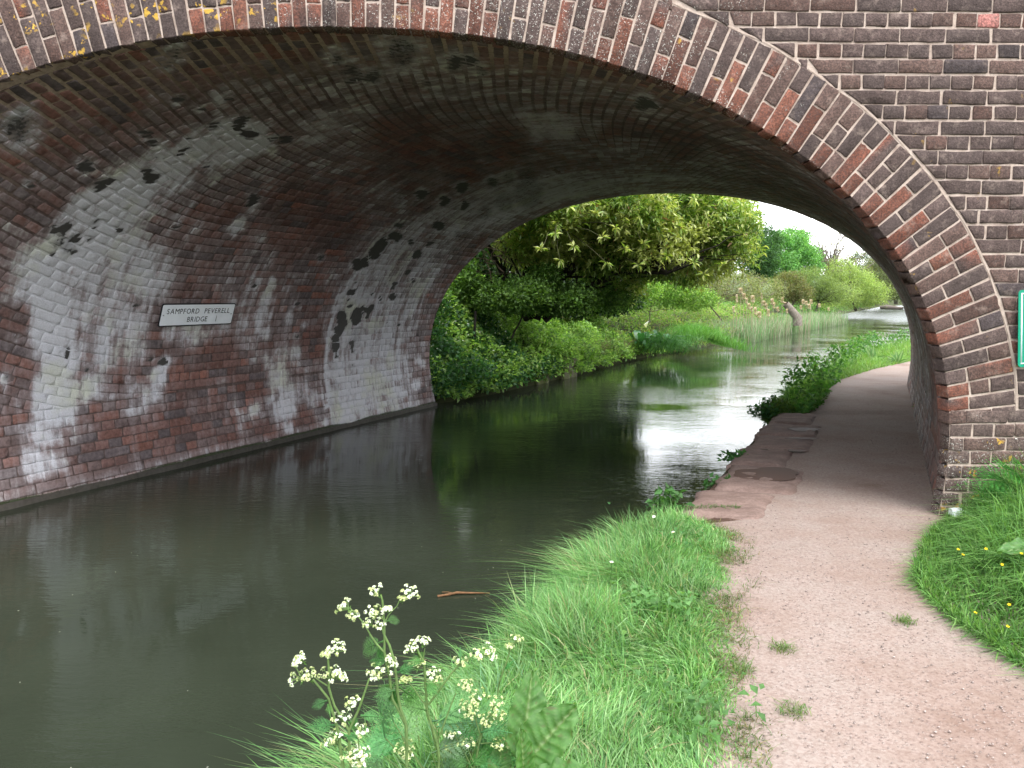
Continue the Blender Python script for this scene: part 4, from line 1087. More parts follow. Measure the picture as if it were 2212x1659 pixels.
def blades(P, H, Wd, lean, C, droop=.5):
    """grass blades: 7 verts. lean (N,3) horizontal lean vector in units of height"""
    n = len(P); H = np.asarray(H)[:, None]; Wd = np.asarray(Wd)[:, None]
    a = rng.uniform(0, 2 * math.pi, n); S = np.stack([np.cos(a), np.sin(a), 0 * a], 1)
    up = np.array([0, 0, 1.0])
    def pt(t): return P + up * H * (t - droop * t * t * np.clip(np.linalg.norm(lean, axis=1), 0, 1)[:, None]) + lean * H * t ** 1.8
    p0, p1, p2, p3 = P, pt(.36), pt(.72), pt(1.0)
    v = np.stack([p0 - S * Wd * .4, p0 + S * Wd * .4, p1 - S * Wd * .5, p1 + S * Wd * .5, p2 - S * Wd * .36, p2 + S * Wd * .36, p3], 1).reshape(-1, 3)
    i = np.arange(n)[:, None] * 7
    t = np.concatenate([i + [0, 1, 3], i + [0, 3, 2], i + [2, 3, 5], i + [2, 5, 4], i + [4, 5, 6]], 1).reshape(-1, 3)
    c = np.repeat(C, 7, axis=0)
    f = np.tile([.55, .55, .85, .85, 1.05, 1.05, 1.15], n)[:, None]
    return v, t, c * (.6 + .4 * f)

def branch_path(a, b, sag=.12, n=7, wob=.05):
    a = np.array(a, float); b = np.array(b, float); L = np.linalg.norm(b - a)
    t = np.linspace(0, 1, n)[:, None]
    p = a + (b - a) * t + np.array([0, 0, 1]) * (sag * L * np.sin(math.pi * t))
    p[1:-1] += rng.normal(0, wob * L / n * 2, (n - 2, 3))
    return list(p)

def make_tree(name, label, cat, base, lobes, nclump, per, leaf, cols, weights=None, trunk_r=.15, nbranch=14, group=None, mat='leaf', bark=(.09, .075, .06),
              clump_r=.25, up=.2, thr=.40, twigs=0, hang=0.0, lead=None, twr=.006):
    """lobes: (centre, (rx,ry,rz)); returns root. Leaves sit in clumps at twig ends through the outer part of the lobes."""
    base = np.array(base, float)
    root = empty(name, base, label, cat, group)
    mb = MB()
    cen = np.array([l[0] for l in lobes], float); rad = np.array([l[1] for l in lobes], float)
    lead = np.array(lead) if lead is not None else cen.mean(0) - [0, 0, rad[:, 2].max() * .4]
    tp = branch_path(base - [0, 0, .2], lead, .02, 7)
    mb.tube(tp, list(np.linspace(trunk_r, trunk_r * .55, 7)), 8, bark)
    ends = []
    for k in range(nbranch):
        l = rng.integers(len(lobes)); d = rdir(1)[0]
        e = cen[l] + d * rad[l] * rng.uniform(.4, .95)
        st = tp[rng.integers(3, 7)]
        bp = branch_path(st, e, rng.uniform(-.02, .12), 7)
        r0 = trunk_r * rng.uniform(.25, .5)
        mb.tube(bp, list(np.linspace(r0, max(r0 * .15, .006), 7)), 5, bark)
        ends.append(bp)
    for k in range(twigs):
        bp = ends[rng.integers(len(ends))]; s = bp[rng.integers(2, 7)]
        e = s + rdir(1, .3)[0] * rad.mean() * rng.uniform(.2, .5)
        mb.tube(branch_path(s, e, .05, 5), list(np.linspace(twr * 2, twr * .6, 5)), 4, bark)
    o = mb.build("trunk", M['bark'], root, True, origin=base)
    # leaf clumps
    vol = rad.prod(1); li = rng.choice(len(lobes), nclump * 3, p=vol / vol.sum())
    d = rdir(nclump * 3); rr = rng.uniform(.35, 1, nclump * 3) ** .6
    c = cen[li] + d * rad[li] * rr[:, None]
    f = fbm(c / max(clump_r * 2.2, .1), 3 + len(name), 2)
    c, d = c[f > thr][:nclump], d[f > thr][:nclump]
    n = len(c)
    br = rng.uniform(.7, 1.25, n) * (.8 + .5 * fbm(c / (clump_r * 5), 71, 2))
    P = np.repeat(c, per, axis=0); n2 = len(P)
    D = unit(rdir(n2, up) + np.repeat(d, per, axis=0) * .5)
    D[:, 2] -= hang; D = unit(D)
    P = P + rng.normal(0, clump_r * .55, (n2, 3)) * [1, 1, .7]
    N = unit(rdir(n2, 1.3))
    L = leaf[0] * rng.uniform(.65, 1.25, n2); W = leaf[1] * rng.uniform(.7, 1.2, n2)
    C = shades(n2, cols, weights) * np.repeat(br, per)[:, None]
    o = leaf_mesh("crown", [leaf_arrays(P, D, N, L, W, C)], M[mat], root, base)
    return root

def lobe(px, py, Y, rx, ry, ryd):
    """photo pixels (2212 wide) at distance Y -> centre and radii in metres"""
    k = Y / 1670.0
    return (tuple(at(px, py, Y)), (rx * k, ryd, ry * k))
def gz(x, y):
    lx = Lx(y)
    return float(left_h(np.array([y]), np.array([lx - x]))[0]) if x < lx else float(right_h(np.array([y]), np.array([x]))[0])

# ---- the laurel leaning over the canal
LG, LYG, LY, LP = (.09, .19, .035), (.25, .37, .08), (.48, .53, .19), (.45, .27, .16)
LF = .86
base = at(1160, 668, 17.0 * LF); base[2] = .95
root = empty("laurel_tree", base, "big laurel leaning over the canal with yellow green new leaves and a dark hollow beneath", "tree")
mb = MB(); bk = (.03, .026, .02)
def pp(px, py, Y): return at(px, py, Y * LF)
limbs = [([pp(1160, 668, 17.0) + [0, 0, -.2], pp(1185, 620, 17), pp(1240, 585, 17), pp(1330, 555, 17.2), pp(1450, 520, 17.5), pp(1560, 470, 18)], .07, .02),
         ([pp(1150, 665, 17.1) + [0, 0, -.2], pp(1130, 610, 17), pp(1150, 540, 17), pp(1200, 470, 17), pp(1230, 380, 17.3)], .09, .03),
         ([pp(1175, 668, 16.9) + [0, 0, -.2], pp(1250, 630, 17), pp(1290, 610, 16.8), pp(1370, 585, 16.6), pp(1480, 560, 16.7), pp(1600, 520, 17.6)], .075, .02),
         ([pp(1140, 668, 17.2) + [0, 0, -.2], pp(1090, 600, 17), pp(1050, 520, 16.6), pp(1040, 450, 16)], .07, .02),
         ([pp(1200, 610, 17), pp(1260, 540, 17.2), pp(1340, 480, 17.6), pp(1420, 400, 18)], .06, .02),
         ([pp(1300, 565, 17.1), pp(1400, 500, 17), pp(1470, 470, 17)], .06, .02),
         ([pp(1370, 585, 16.6), pp(1440, 590, 16.3), pp(1520, 560, 16.2)], .05, .015)]
for pts, r0, r1 in limbs:
    mb.tube(pts, list(np.linspace(r0, r1, len(pts))), 7, bk)
LOBES = [lobe(1230, 545, 17.6, 80, 50, .7), lobe(1330, 590, 17.6, 60, 40, .6), lobe(1130, 530, 17.2, 60, 45, .6), lobe(1440, 575, 17.2, 50, 26, .5), lobe(1510, 510, 17.2, 80, 62, .9), lobe(1590, 500, 17.0, 42, 62, .8), lobe(1600, 560, 17, 30, 36, .6), lobe(1465, 545, 17, 45, 35, .6), lobe(1100, 440, 16.2, 120, 48, 1.2), lobe(1230, 425, 16.4, 130, 62, 1.3), lobe(1340, 450, 16.6, 120, 85, 1.3), lobe(1400, 520, 16.8, 95, 62, 1.1),
         lobe(1470, 455, 17.6, 120, 95, 1.4), lobe(1560, 470, 18.6, 85, 95, 1.4), lobe(1500, 560, 18.6, 80, 50, 1.2), lobe(1350, 600, 19.2, 55, 50, .8),
         lobe(1250, 375, 17.8, 240, 45, .8), lobe(1500, 385, 18.5, 150, 50, .9), lobe(1130, 470, 17.6, 130, 60, .8), lobe(1380, 400, 19.5, 200, 70, .8), lobe(1200, 480, 16.2, 60, 40, .7), lobe(1180, 520, 16.6, 110, 40, .7), lobe(1310, 560, 16.8, 70, 45, .6), lobe(1040, 480, 15.6, 40, 30, .5)]
LOBES = [(tuple(np.array([0, 0, CAM_H]) + (np.array(c_) - [0, 0, CAM_H]) * LF), tuple(np.array(r_) * LF)) for c_, r_ in LOBES]
cen = np.array([l[0] for l in LOBES]); rad = np.array([l[1] for l in LOBES])
for k in range(110):
    l = rng.integers(len(LOBES)); e = cen[l] + rdir(1)[0] * rad[l] * .9
    pts, r0, r1 = limbs[rng.integers(len(limbs))]; s = pts[rng.integers(1, len(pts) - 1)]
    if np.linalg.norm(e - s) < 3.0: mb.tube(branch_path(s, e, .06, 6), list(np.linspace(.025, .006, 6)), 4, bk)
mb.build("trunk", M['bark'], root, True, origin=base)
vol = rad.prod(1) ** .8; n = 13500
li = rng.choice(len(LOBES), n, p=vol / vol.sum()); d = rdir(n); rr = rng.uniform(.25, 1, n) ** .5 * (1 + .22 * rng.random(n) ** 3) * (.82 + .36 * fbm(d * 2.2 + li[:, None] * 3.1, 5, 2))
c = cen[li] + d * rad[li] * rr[:, None]
f = fbm(c * 1.9, 91, 3); rt = sstep(1480, 1620, project(c)[0] * 2212 / 1024); keep = f > (.37 + .13 * rt); c = c[keep]; d = d[keep]; li = li[keep]; n = len(c)
per = 9
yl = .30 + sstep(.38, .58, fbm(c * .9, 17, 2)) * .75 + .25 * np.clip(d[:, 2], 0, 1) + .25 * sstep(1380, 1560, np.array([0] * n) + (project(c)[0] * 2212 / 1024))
P = np.repeat(c, per, axis=0); n2 = len(P)
D = unit(rdir(n2, .05) + np.repeat(d, per, axis=0) * .35); D[:, 2] -= .15; D = unit(D)
P = P + D * .02 + rng.normal(0, .04, (n2, 3))
g_ = np.repeat(yl, per) + rng.normal(0, .22, n2)
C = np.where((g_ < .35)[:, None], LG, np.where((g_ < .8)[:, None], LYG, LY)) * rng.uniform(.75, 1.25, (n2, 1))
pk = rng.random(n2) < .012; C[pk] = LP
L_ = rng.uniform(.085, .145, n2); W_ = L_ * rng.uniform(.28, .38, n2)
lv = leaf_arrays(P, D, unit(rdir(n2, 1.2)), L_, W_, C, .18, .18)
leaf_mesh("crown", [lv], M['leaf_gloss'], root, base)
# single leaves on the near shoots
sh = [(1120, 485, 15.0), (1200, 512, 14.9), (1290, 470, 15.0), (1390, 535, 15.2), (1150, 430, 14.9), (1265, 430, 15), (1350, 545, 15.2), (1470, 500, 15.6), (1555, 520, 16.4), (1080, 470, 15), (1420, 440, 15.4), (1230, 455, 14.9), (1330, 500, 15.1), (1500, 440, 15.8), (1560, 440, 16), (1440, 560, 15.5), (1170, 545, 15), (1240, 540, 15), (1310, 575, 15.2), (1090, 500, 15), (1380, 580, 15.5), (1500, 575, 15.8), (1560, 580, 16), (1620, 530, 16.2), (1600, 450, 16.2), (1640, 490, 16.4), (1520, 600, 16), (1300, 520, 15), (1210, 570, 15.4)]
for (x_, y_, Y_) in sh:
    tip = MB()
    c_ = at(x_, y_ - 8, Y_ * LF)
    s_ = cen[np.argmin(np.linalg.norm(cen - c_, axis=1))]
    mbp = branch_path(s_, c_, .05, 5)
    tip.tube(mbp, [.012, .010, .008, .006, .004], 4, (.10, .10, .05)); tip.build("shoot", M['bark'], root, True, origin=base)
    for k in range(11):
        dd = unit(rdir(1, -.1)); dd = dd[0]
        cc = (np.array(LY) if rnd.random() < .55 else np.array(LYG)) * rnd.uniform(.8, 1.25)
        v, t_, c2 = leaf_arrays(np.array([c_ + dd * .01]), np.array([dd]), rdir(1, 1.2), np.array([rnd.uniform(.11, .155)]), np.array([.045]), np.array([cc]), .18, .2)
        leaf_mesh("leaf", [(v, t_, c2)], M['leaf_gloss'], root, base)

make_tree("hazel_bush", "dark green bush in front of the laurel's foot, above the nettles", "shrub", at(1130, 665, 13.6) * [1, 1, 0] + [-.2, 0, .8],
          [lobe(1050, 632, 13.9, 60, 30, .5), lobe(1135, 640, 13.9, 60, 34, .6), lobe(1230, 645, 14.3, 60, 30, .6), lobe(1000, 600, 13.6, 30, 44, .4), lobe(1175, 598, 14.2, 34, 30, .4), lobe(1310, 645, 15, 55, 26, .5), lobe(1080, 650, 13.7, 90, 26, .5), lobe(1190, 655, 14.2, 80, 24, .5)],
          3000, 8, (.07, .042), [(.08, .16, .04), (.13, .25, .06), (.20, .34, .09)], [2, 2.4, 1.5], .02, 14, clump_r=.13, thr=.33, bark=(.04, .035, .025), twigs=40, twr=.004)

# ---- thicket in the hollow behind and beside the laurel
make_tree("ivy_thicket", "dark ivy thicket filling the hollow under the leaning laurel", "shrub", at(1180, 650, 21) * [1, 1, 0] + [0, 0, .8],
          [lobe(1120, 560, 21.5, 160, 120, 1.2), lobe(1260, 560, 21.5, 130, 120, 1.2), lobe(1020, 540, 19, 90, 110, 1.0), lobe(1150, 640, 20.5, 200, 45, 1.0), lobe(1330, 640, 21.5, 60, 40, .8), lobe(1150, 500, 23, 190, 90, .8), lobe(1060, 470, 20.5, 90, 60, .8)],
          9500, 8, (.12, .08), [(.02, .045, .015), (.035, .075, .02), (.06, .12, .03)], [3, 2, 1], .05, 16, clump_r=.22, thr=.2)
make_tree("ivy_bush", "small glossy ivy bush beside the bridge, under bare bramble twigs", "shrub", at(990, 600, 14.4) * [1, 1, 0] + [0, 0, 1.2],
          [lobe(985, 560, 14.6, 38, 60, .5), lobe(1040, 520, 14.8, 30, 35, .4)], 300, 9, (.06, .045), [(.03, .09, .02), (.07, .19, .04)], [1, 1.4], .03, 8, clump_r=.1, thr=.3)
make_tree("yellow_green_bush", "bright yellow green bush on the bank just right of the laurel", "shrub", at(1400, 660, 24) * [1, 1, 0] + [0, 0, .5],
          [lobe(1370, 625, 24, 60, 46, 1.0), lobe(1450, 622, 25, 60, 44, 1.0), lobe(1500, 645, 25.5, 50, 28, .8), lobe(1300, 655, 23, 50, 30, .8)], 3000, 8, (.075, .042), [(.20, .36, .07), (.32, .46, .13), (.12, .24, .05)], None, .02, 12, clump_r=.14, thr=.34)
make_tree("tangled_hedge", "dull olive hedge of tangled stems behind the reeds, grey dead growth at its end", "hedge", at(1560, 650, 31) * [1, 1, 0] + [0, 0, .6],
          [lobe(1520, 615, 29, 50, 42, 1.2), lobe(1590, 620, 31, 60, 36, 1.2), lobe(1650, 628, 33, 45, 30, 1.2), lobe(1480, 605, 28.5, 60, 42, 1.2), lobe(1400, 600, 28, 70, 42, 1.2), lobe(1320, 600, 27, 60, 40, 1.0)],
          4200, 7, (.07, .035), [(.19, .22, .09), (.25, .27, .13), (.13, .17, .06), (.27, .23, .15)], [3, 2, 2, 1], .03, 60, clump_r=.2, thr=.30, bark=(.16, .13, .10), twigs=240, twr=.008)
make_tree("dark_holly", "dark green rounded tree just left of the fresh green tree", "tree", at(1640, 640, 78) * [1, 1, 0] + [0, 0, .8],
          [lobe(1640, 560, 78, 42, 45, 2.6), lobe(1655, 525, 79, 35, 35, 2.2), lobe(1620, 530, 78, 26, 42, 2.0)], 1700, 9, (.20, .13), [(.05, .12, .045), (.08, .17, .06)], None, .16, 12, clump_r=.25, thr=.34)
make_tree("fresh_green_tree", "fresh mid green leafy tree standing beyond the reeds, tallest in the gap", "tree", at(1705, 640, 84) * [1, 1, 0] + [0, 0, .8],
          [lobe(1700, 540, 84, 50, 42, 2.8), lobe(1735, 570, 84, 40, 40, 2.4), lobe(1680, 575, 82, 45, 35, 2.4), lobe(1715, 515, 85, 30, 24, 1.8)], 2800, 9, (.24, .14), [(.15, .34, .11), (.23, .44, .16), (.10, .24, .07)], None, .3, 14, clump_r=.45, thr=.36)
make_tree("bare_willow", "tall willow with bare brown branches and few pale leaves against the sky", "tree", at(1800, 645, 92) * [1, 1, 0] + [0, 0, .8],
          [lobe(1790, 545, 92, 60, 55, 3.0), lobe(1760, 540, 92, 40, 45, 2.2), lobe(1835, 580, 92, 50, 45, 2.6)], 420, 5, (.22, .08), [(.26, .27, .09), (.20, .22, .07)], None, .34, 46, clump_r=.6, thr=.40, bark=(.19, .16, .13), twigs=330, twr=.026)
make_tree("willow_bush", "olive green willow bush with dark stems, left of the pale one", "shrub", at(1765, 655, 52) * [1, 1, 0] + [0, 0, .5],
          [lobe(1755, 615, 52, 48, 38, 1.6), lobe(1790, 630, 52, 40, 28, 1.4)], 1500, 8, (.12, .045), [(.20, .27, .09), (.15, .21, .08)], None, .09, 22, clump_r=.25, thr=.32, twigs=40, twr=.015)
make_tree("willow_bush", "pale yellow green willow bush drooping to the far water", "shrub", at(1850, 655, 60) * [1, 1, 0] + [0, 0, .5],
          [lobe(1840, 620, 60, 55, 45, 2.0), lobe(1880, 635, 60, 40, 30, 1.6), lobe(1815, 590, 61, 35, 35, 1.4), lobe(1800, 640, 56, 60, 25, 1.4)], 2600, 8, (.15, .05), [(.30, .40, .13), (.23, .33, .11), (.36, .44, .17)], None, .12, 26, clump_r=.3, thr=.34, twigs=60, twr=.018, hang=.2)
make_tree("bramble_mound", "brownish green mound of bramble between hedge and willow", "shrub", at(1705, 655, 43) * [1, 1, 0] + [0, 0, .6],
          [lobe(1705, 620, 43, 36, 34, 1.2), lobe(1730, 635, 43, 24, 24, 1.0)], 1300, 7, (.09, .05), [(.15, .17, .06), (.11, .14, .05), (.20, .17, .09)], None, .05, 30, clump_r=.18, thr=.3, bark=(.2, .17, .14), twigs=60)
far = [("far_tree", "slim bare pale tree above the far water, grey green", (1895, 600, 95, 32, 46), [(.14, .17, .09), (.19, .21, .12)], 700),
       ("far_tree", "rounded soft green tree at the far bend, beside the arch", (1935, 605, 110, 34, 40), [(.13, .20, .08), (.17, .24, .10)], 900),
       ("far_tree", "distant dark tree low behind the willow bushes", (1870, 575, 130, 40, 36), [(.07, .11, .06), (.10, .14, .08)], 900),
       ("far_tree", "far pale tree cut by the right side of the arch opening", (1985, 600, 105, 45, 48), [(.15, .20, .09), (.20, .24, .12)], 900),
       ("far_tree", "distant grey green tree seen low between the green tree and willow", (1820, 600, 125, 40, 30), [(.11, .14, .08), (.15, .18, .1)], 700)]
for nm, lab, (px_, py_, Y_, rx_, ry_), cols, ncl in far:
    b_ = at(px_, 652, Y_); b_[2] = .5
    make_tree(nm, lab, "tree", b_, [lobe(px_, py_, Y_, rx_, ry_, 3.0), lobe(px_ + rx_ * .5, py_ + ry_ * .5, Y_, rx_ * .6, ry_ * .6, 2.2), lobe(px_ - rx_ * .5, py_ + ry_ * .6, Y_, rx_ * .6, ry_ * .5, 2.2)],
              ncl, 8, (.3, .14), cols, None, .28, 22, group="trees on the far bank", clump_r=.6, thr=.36, bark=(.17, .15, .12), twigs=50, twr=.03)

# far hills
hv, hf = [], []
xs = np.linspace(-300, 1300, 120)
hh = 14 + 12 * fbm(xs[:, None] / 120, 5) + 2.5 * fbm(xs[:, None] / 9, 6)
for i, x in enumerate(xs): hv += [(x, 640, -2), (x, 660, hh[i]), (x, 760, hh[i] * .9)]
hf = [(3 * i + k, 3 * (i + 1) + k, 3 * (i + 1) + k + 1, 3 * i + k + 1) for i in range(119) for k in (0, 1)]
h = mesh("hills", hv, [hf], M['ground'], None, True, {'col': np.tile([.13, .17, .10], (len(hv), 1))}); tag(h, kind="structure")

# ---- undergrowth on the left bank
def bank_points(n, y0, y1, d0, d1, ypow=1.0):
    y = y0 + (y1 - y0) * rng.random(n) ** ypow; d = d0 + (d1 - d0) * rng.random(n)
    x = Lx(y) - d; z = left_h(y, d) + (fbm(np.stack([x, y], 1) * 1.5, 12) - .5) * .25 * sstep(0, .5, d)
    return np.stack([x, y, z], 1), d
def undergrowth(name, n, y0, y1, d0, d1, leaf, cols, w, hmax=.5, ypow=1.0, hmin=.05, seed=5, mat='leaf', xtra=0):
    P, d = bank_points(n, y0, y1, d0, d1, ypow)
    m = fbm(P[:, :2] * 1.8, seed, 3)
    h = hmin + (hmax - hmin) * sstep(.25, .75, m)
    P[:, 2] += h * rng.random(n) ** .5
    P[:, 0] += np.where(d < .3, .28 * rng.random(n), 0)
    P[:, 2] = np.maximum(P[:, 2], -.26)
    D = rdir(n, .15); D[:, 1] -= .3; D[:, 0] += .25; D = unit(D)
    C = shades(n, cols, w, .25) * (.6 + .9 * fbm(P * 2.2, seed + 9, 3))[:, None]
    L = leaf[0] * rng.uniform(.6, 1.3, n)
    return leaf_mesh(name, [leaf_arrays(P, D, rdir(n, 1.2), L, leaf[1] * rng.uniform(.7, 1.2, n), C)], M[mat])
GR = [(.20, .35, .08), (.30, .48, .13), (.38, .52, .19), (.13, .25, .07)]
o = undergrowth("nettles", 62000, 11.45, 21.5, -.12, 3.3, (.085, .052), GR, [3, 3, 1.2, 2], .55, 1.1); tag(o, kind="stuff")
o = undergrowth("leafy_scrub", 9000, 11.4, 14.5, -.15, 1.2, (.07, .06), [(.04, .12, .04), (.07, .18, .06), (.12, .22, .12)], [2, 2, 1], .5, 1.3, seed=15); tag(o, kind="stuff")
o = undergrowth("low_growth", 16000, 21, 40, -.1, 4, (.10, .05), [(.18, .32, .07), (.24, .36, .10), (.30, .30, .14)], [2, 2, 1], .5, 1.1, seed=25); tag(o, kind="stuff")
o = undergrowth("bank_growth", 14000, 38, 130, .4, 9, (.22, .10), [(.09, .22, .05), (.12, .24, .06), (.17, .2, .09)], [2, 2, 1], .5, 1.2, seed=35); tag(o, kind="stuff")
# white flowers among the nettles
def specks(name, P, s, col, mat='petal'):
    n = len(P); return leaf_mesh(name, [leaf_arrays(P, rdir(n, .2), rdir(n, 1), s * rng.uniform(.6, 1.3, n), s * rng.uniform(.5, 1, n), np.tile(col, (n, 1)) * rng.uniform(.8, 1, (n, 1)))], M[mat])
P, d = bank_points(170, 11.5, 14.2, .0, 1.2); P[:, 2] += rng.uniform(.15, .55, 170); P[:, 0] += .12
tag(specks("white_blossom", P, .035, (.75, .76, .72)), kind="stuff")
# long dry stems and grass at the water's edge
n = 2600; y = 17 + 9 * rng.random(n); P = np.stack([Lx(y) - rng.random(n) * .5 + .1, y, np.full(n, -.2) + rng.random(n) * .3], 1)
lean = np.stack([rng.normal(.5, .4, n), rng.normal(-.3, .4, n), np.zeros(n)], 1)
tag(mesh("dry_edge_grass", *(lambda r: (r[0], [r[1]], M['straw'], None, False, {'col': r[2]}))(blades(P, rng.uniform(.2, .55, n), np.full(n, .012), lean, shades(n, [(.20, .17, .10), (.12, .20, .05), (.27, .22, .14)], None), .6))), kind="stuff")

# bare bramble arcs by the bridge
def bramble(pts_list, label, base):
    mb = MB()
    for pts, r in pts_list:
        P3 = [at(*p) for p in pts]
        q = []
        for i in range(len(P3) - 1):
            for t_ in (0, .5): q.append(P3[i] * (1 - t_) + P3[i + 1] * t_ + rng.normal(0, .012, 3))
        q.append(P3[-1])
        mb.tube(q, list(np.linspace(r, r * .4, len(q))), 4, (.17, .125, .09))
    o = mb.build("bramble", M['bark'], None, True, origin=base); o.location = base
    return tag(o, label, "bramble")
bp = []
r6 = lambda x, y, Y: ((1000 + x / 5.53) * .864, (420 + y / 5.53) * .864, Y)
for l in [[(740, 1260), (900, 1220), (1100, 1240), (1330, 1290)], [(880, 1140), (1050, 1020), (1150, 930)], [(1130, 1130), (1180, 1270), (1230, 1420), (1275, 1630)],
          [(1130, 1120), (1050, 1180), (860, 1210)], [(1280, 1120), (1400, 1160), (1500, 1250), (1659, 1280)], [(1260, 1100), (1420, 1040), (1560, 1110), (1620, 1260)],
          [(1230, 1300), (1290, 1180), (1380, 1060), (1430, 900)], [(1300, 1210), (1450, 1260), (1560, 1350), (1640, 1480)], [(1010, 1150), (1150, 1080), (1300, 1110), (1420, 1000), (1500, 760)],
          [(1330, 960), (1470, 780), (1600, 640)], [(1400, 700), (1560, 820), (1659, 890)], [(1160, 1300), (1330, 1330), (1440, 1440)], [(700, 1430), (720, 1300), (830, 1180)], [(900, 1400), (930, 1250), (1060, 1130)],
          [(1500, 1100), (1600, 1200), (1690, 1400)], [(1420, 1150), (1480, 1350), (1500, 1500)], [(1200, 1050), (1350, 1000), (1480, 1030)]]:
    bp.append(([r6(x, y, 14.0 + rnd.uniform(-.3, .4)) for x, y in l], .012))
for k in range(26):
    x0, y0 = rnd.uniform(700, 1700), rnd.uniform(900, 1500); a_ = rnd.uniform(-1, 1.2); L_ = rnd.uniform(200, 450)
    bp.append(([r6(x0, y0, 14.3), r6(x0 + L_ * .5 * math.cos(a_), y0 + L_ * .5 * math.sin(a_) - 30, 14.2), r6(x0 + L_ * math.cos(a_), y0 + L_ * math.sin(a_) + 20, 14.1)], .007))
bramble(bp, "bare brown arching bramble stems on the bank top beside the far arch", at(1030, 560, 14.2))

# ---- arum lily clump at the water's edge
def strap_leaf(base, d, L, W, col, n=6, droop=.8):
    d = unit(np.array(d, float)); s = unit(np.cross(d, [0, 0, 1]) + 1e-6)
    t = np.linspace(0, 1, n); w = W * np.sin(np.clip(t * 1.02 + .06, 0, 1) * math.pi) ** .7 * .5
    p = np.array(base) + np.outer(t * L, d); p[:, 2] -= droop * L * t ** 2.2 * .6
    v = np.concatenate([p - s * w[:, None] + [0, 0, .0], p - np.array([0, 0, 1]) * (w[:, None] * .35), p + s * w[:, None]])
    q = [(j * n + i, j * n + i + 1, (j + 1) * n + i + 1, (j + 1) * n + i) for j in range(2) for i in range(n - 1)]
    return v, q
bz = at(1420, 735, 19.6); bz[2] = .0; bz[0] -= .1
root = empty("arum_plant", bz, "clump of broad dark glossy arum leaves at the water with one white bloom", "plant")
for k in range(46):
    a = rnd.uniform(0, 6.28); el = rnd.uniform(.3, 1.3)
    d = (math.cos(a) * math.cos(el), math.sin(a) * math.cos(el), math.sin(el))
    b = bz + np.array([rnd.uniform(-.45, .45), rnd.uniform(-.4, .4), .1 + rnd.uniform(0, .15)])
    v, q = strap_leaf(b, d, rnd.uniform(.45, .75), rnd.uniform(.12, .2), None, 6, 1.0)
    c = np.array((.03, .11, .035)) * rnd.uniform(.7, 1.6)
    mesh("leaf", v - bz, [q], M['leaf_gloss'], root, True, {'col': np.tile(c, (len(v), 1))})
pb = at(1396, 700, 19.0)
th = np.linspace(0, 2 * math.pi, 10, endpoint=False)
v = np.concatenate([[[0, 0, -.10]], np.stack([.06 * np.cos(th), .06 * np.sin(th), .03 + .05 * np.cos(th)], 1)]) + pb - bz
mesh("flower", v, [[(0, 1 + i, 1 + (i + 1) % 10) for i in range(10)]], M['petal'], root, True, {'col': np.tile([.8, .8, .76], (11, 1))})
mb = MB(); mb.tube([pb + [0, 0, -.09], pb + [0, .1, -.35], bz + [0, 0, .1]], .008, 5, (.05, .15, .04)); mb.build("stem", M['leaf'], root, True, origin=bz)
n = 900; P = bz + np.stack([rng.normal(.15, .35, n), rng.normal(-.25, .35, n), rng.uniform(-.1, .25, n)], 1)
lean = np.stack([rng.normal(.5, .3, n), rng.normal(-.6, .3, n), np.zeros(n)], 1)
r = blades(P - bz, rng.uniform(.35, .7, n), np.full(n, .012), lean, shades(n, [(.08, .22, .05), (.05, .15, .04)]), .9)
mesh("trailing_grass", r[0], [r[1]], M['grass'], root, False, {'col': r[2]})["kind"] = "stuff"

# sedge clump and green hummock
hb = at(1500, 715, 22.5)
n = 5200; cx = np.stack([hb[0] + rng.normal(0, .55, n), hb[1] + rng.normal(0, .9, n)], 1)
P = np.stack([cx[:, 0], cx[:, 1], -.2 + .42 * np.exp(-((cx[:, 0] - hb[0]) / .7) ** 2)], 1)
r = blades(P, rng.uniform(.2, .5, n), np.full(n, .012), np.stack([rng.normal(.2, .4, n), rng.normal(-.2, .4, n), np.zeros(n)], 1), shades(n, [(.10, .27, .05), (.14, .30, .06)]), .6)
o = mesh("sedge_hummock", r[0] - hb, [r[1]], M['grass'], None, False, {'col': r[2]}); o.location = hb
tag(o, "bright green sedge hummock at the water between arum clump and reeds", "plant")

# mossy stone block in the left bank
def rock(name, c, size, rot, mat, seed, lab, cat):
    mb = MB(); n = 9
    v, q = blob_box(size[0], size[1], size[2], 10, 7, seed, .03, .03)
    o = mesh(name, v - [size[0] / 2, size[1] / 2, 0], [q], mat, None, True); o.location = c; o.rotation_euler = (0, 0, rot)
    return tag(o, lab, cat)
rock("stone_block", (Lx(15.4) - .06, 15.4, -.36), (.62, .35, .52), D2R(62), M['block'], 8, "pale stone block with yellow moss at the foot of the left bank", "stone")
rock("stone_block", (Lx(14.4) - .10, 14.4, -.36), (.5, .3, .36), D2R(60), M['block'], 12, "lower mossy stone almost hidden in leaves at the left waterline", "stone")

# broken stump leaning out of the reeds
s0 = at(1722, 686, 33.5); s1 = at(1697, 656, 33.5)
mb = MB(); dvv = s1 - s0
pts = [s0 + [0, 0, -.35], s0 + dvv * .0, s0 + dvv * .35 + [.01, 0, .0], s0 + dvv * .7 + [.01, 0, .0], s1]
mb.tube(pts, [.22, .20, .18, .16, .15], 10, (.20, .17, .14))
mb.add(np.array([s1 + [-.12, 0, .02], s1 + [.1, .05, .06], s1 + [0, -.1, -.03], s1 + [-.16, 0, .1]]), None, [(0, 1, 2), (0, 3, 1), (0, 2, 3), (1, 3, 2)], (.36, .27, .18))
o = mb.build("broken_stump", M['bark'], None, True, origin=s0); o.location = s0
tag(o, "broken pale brown tree stump leaning out of the reed bed", "stump")
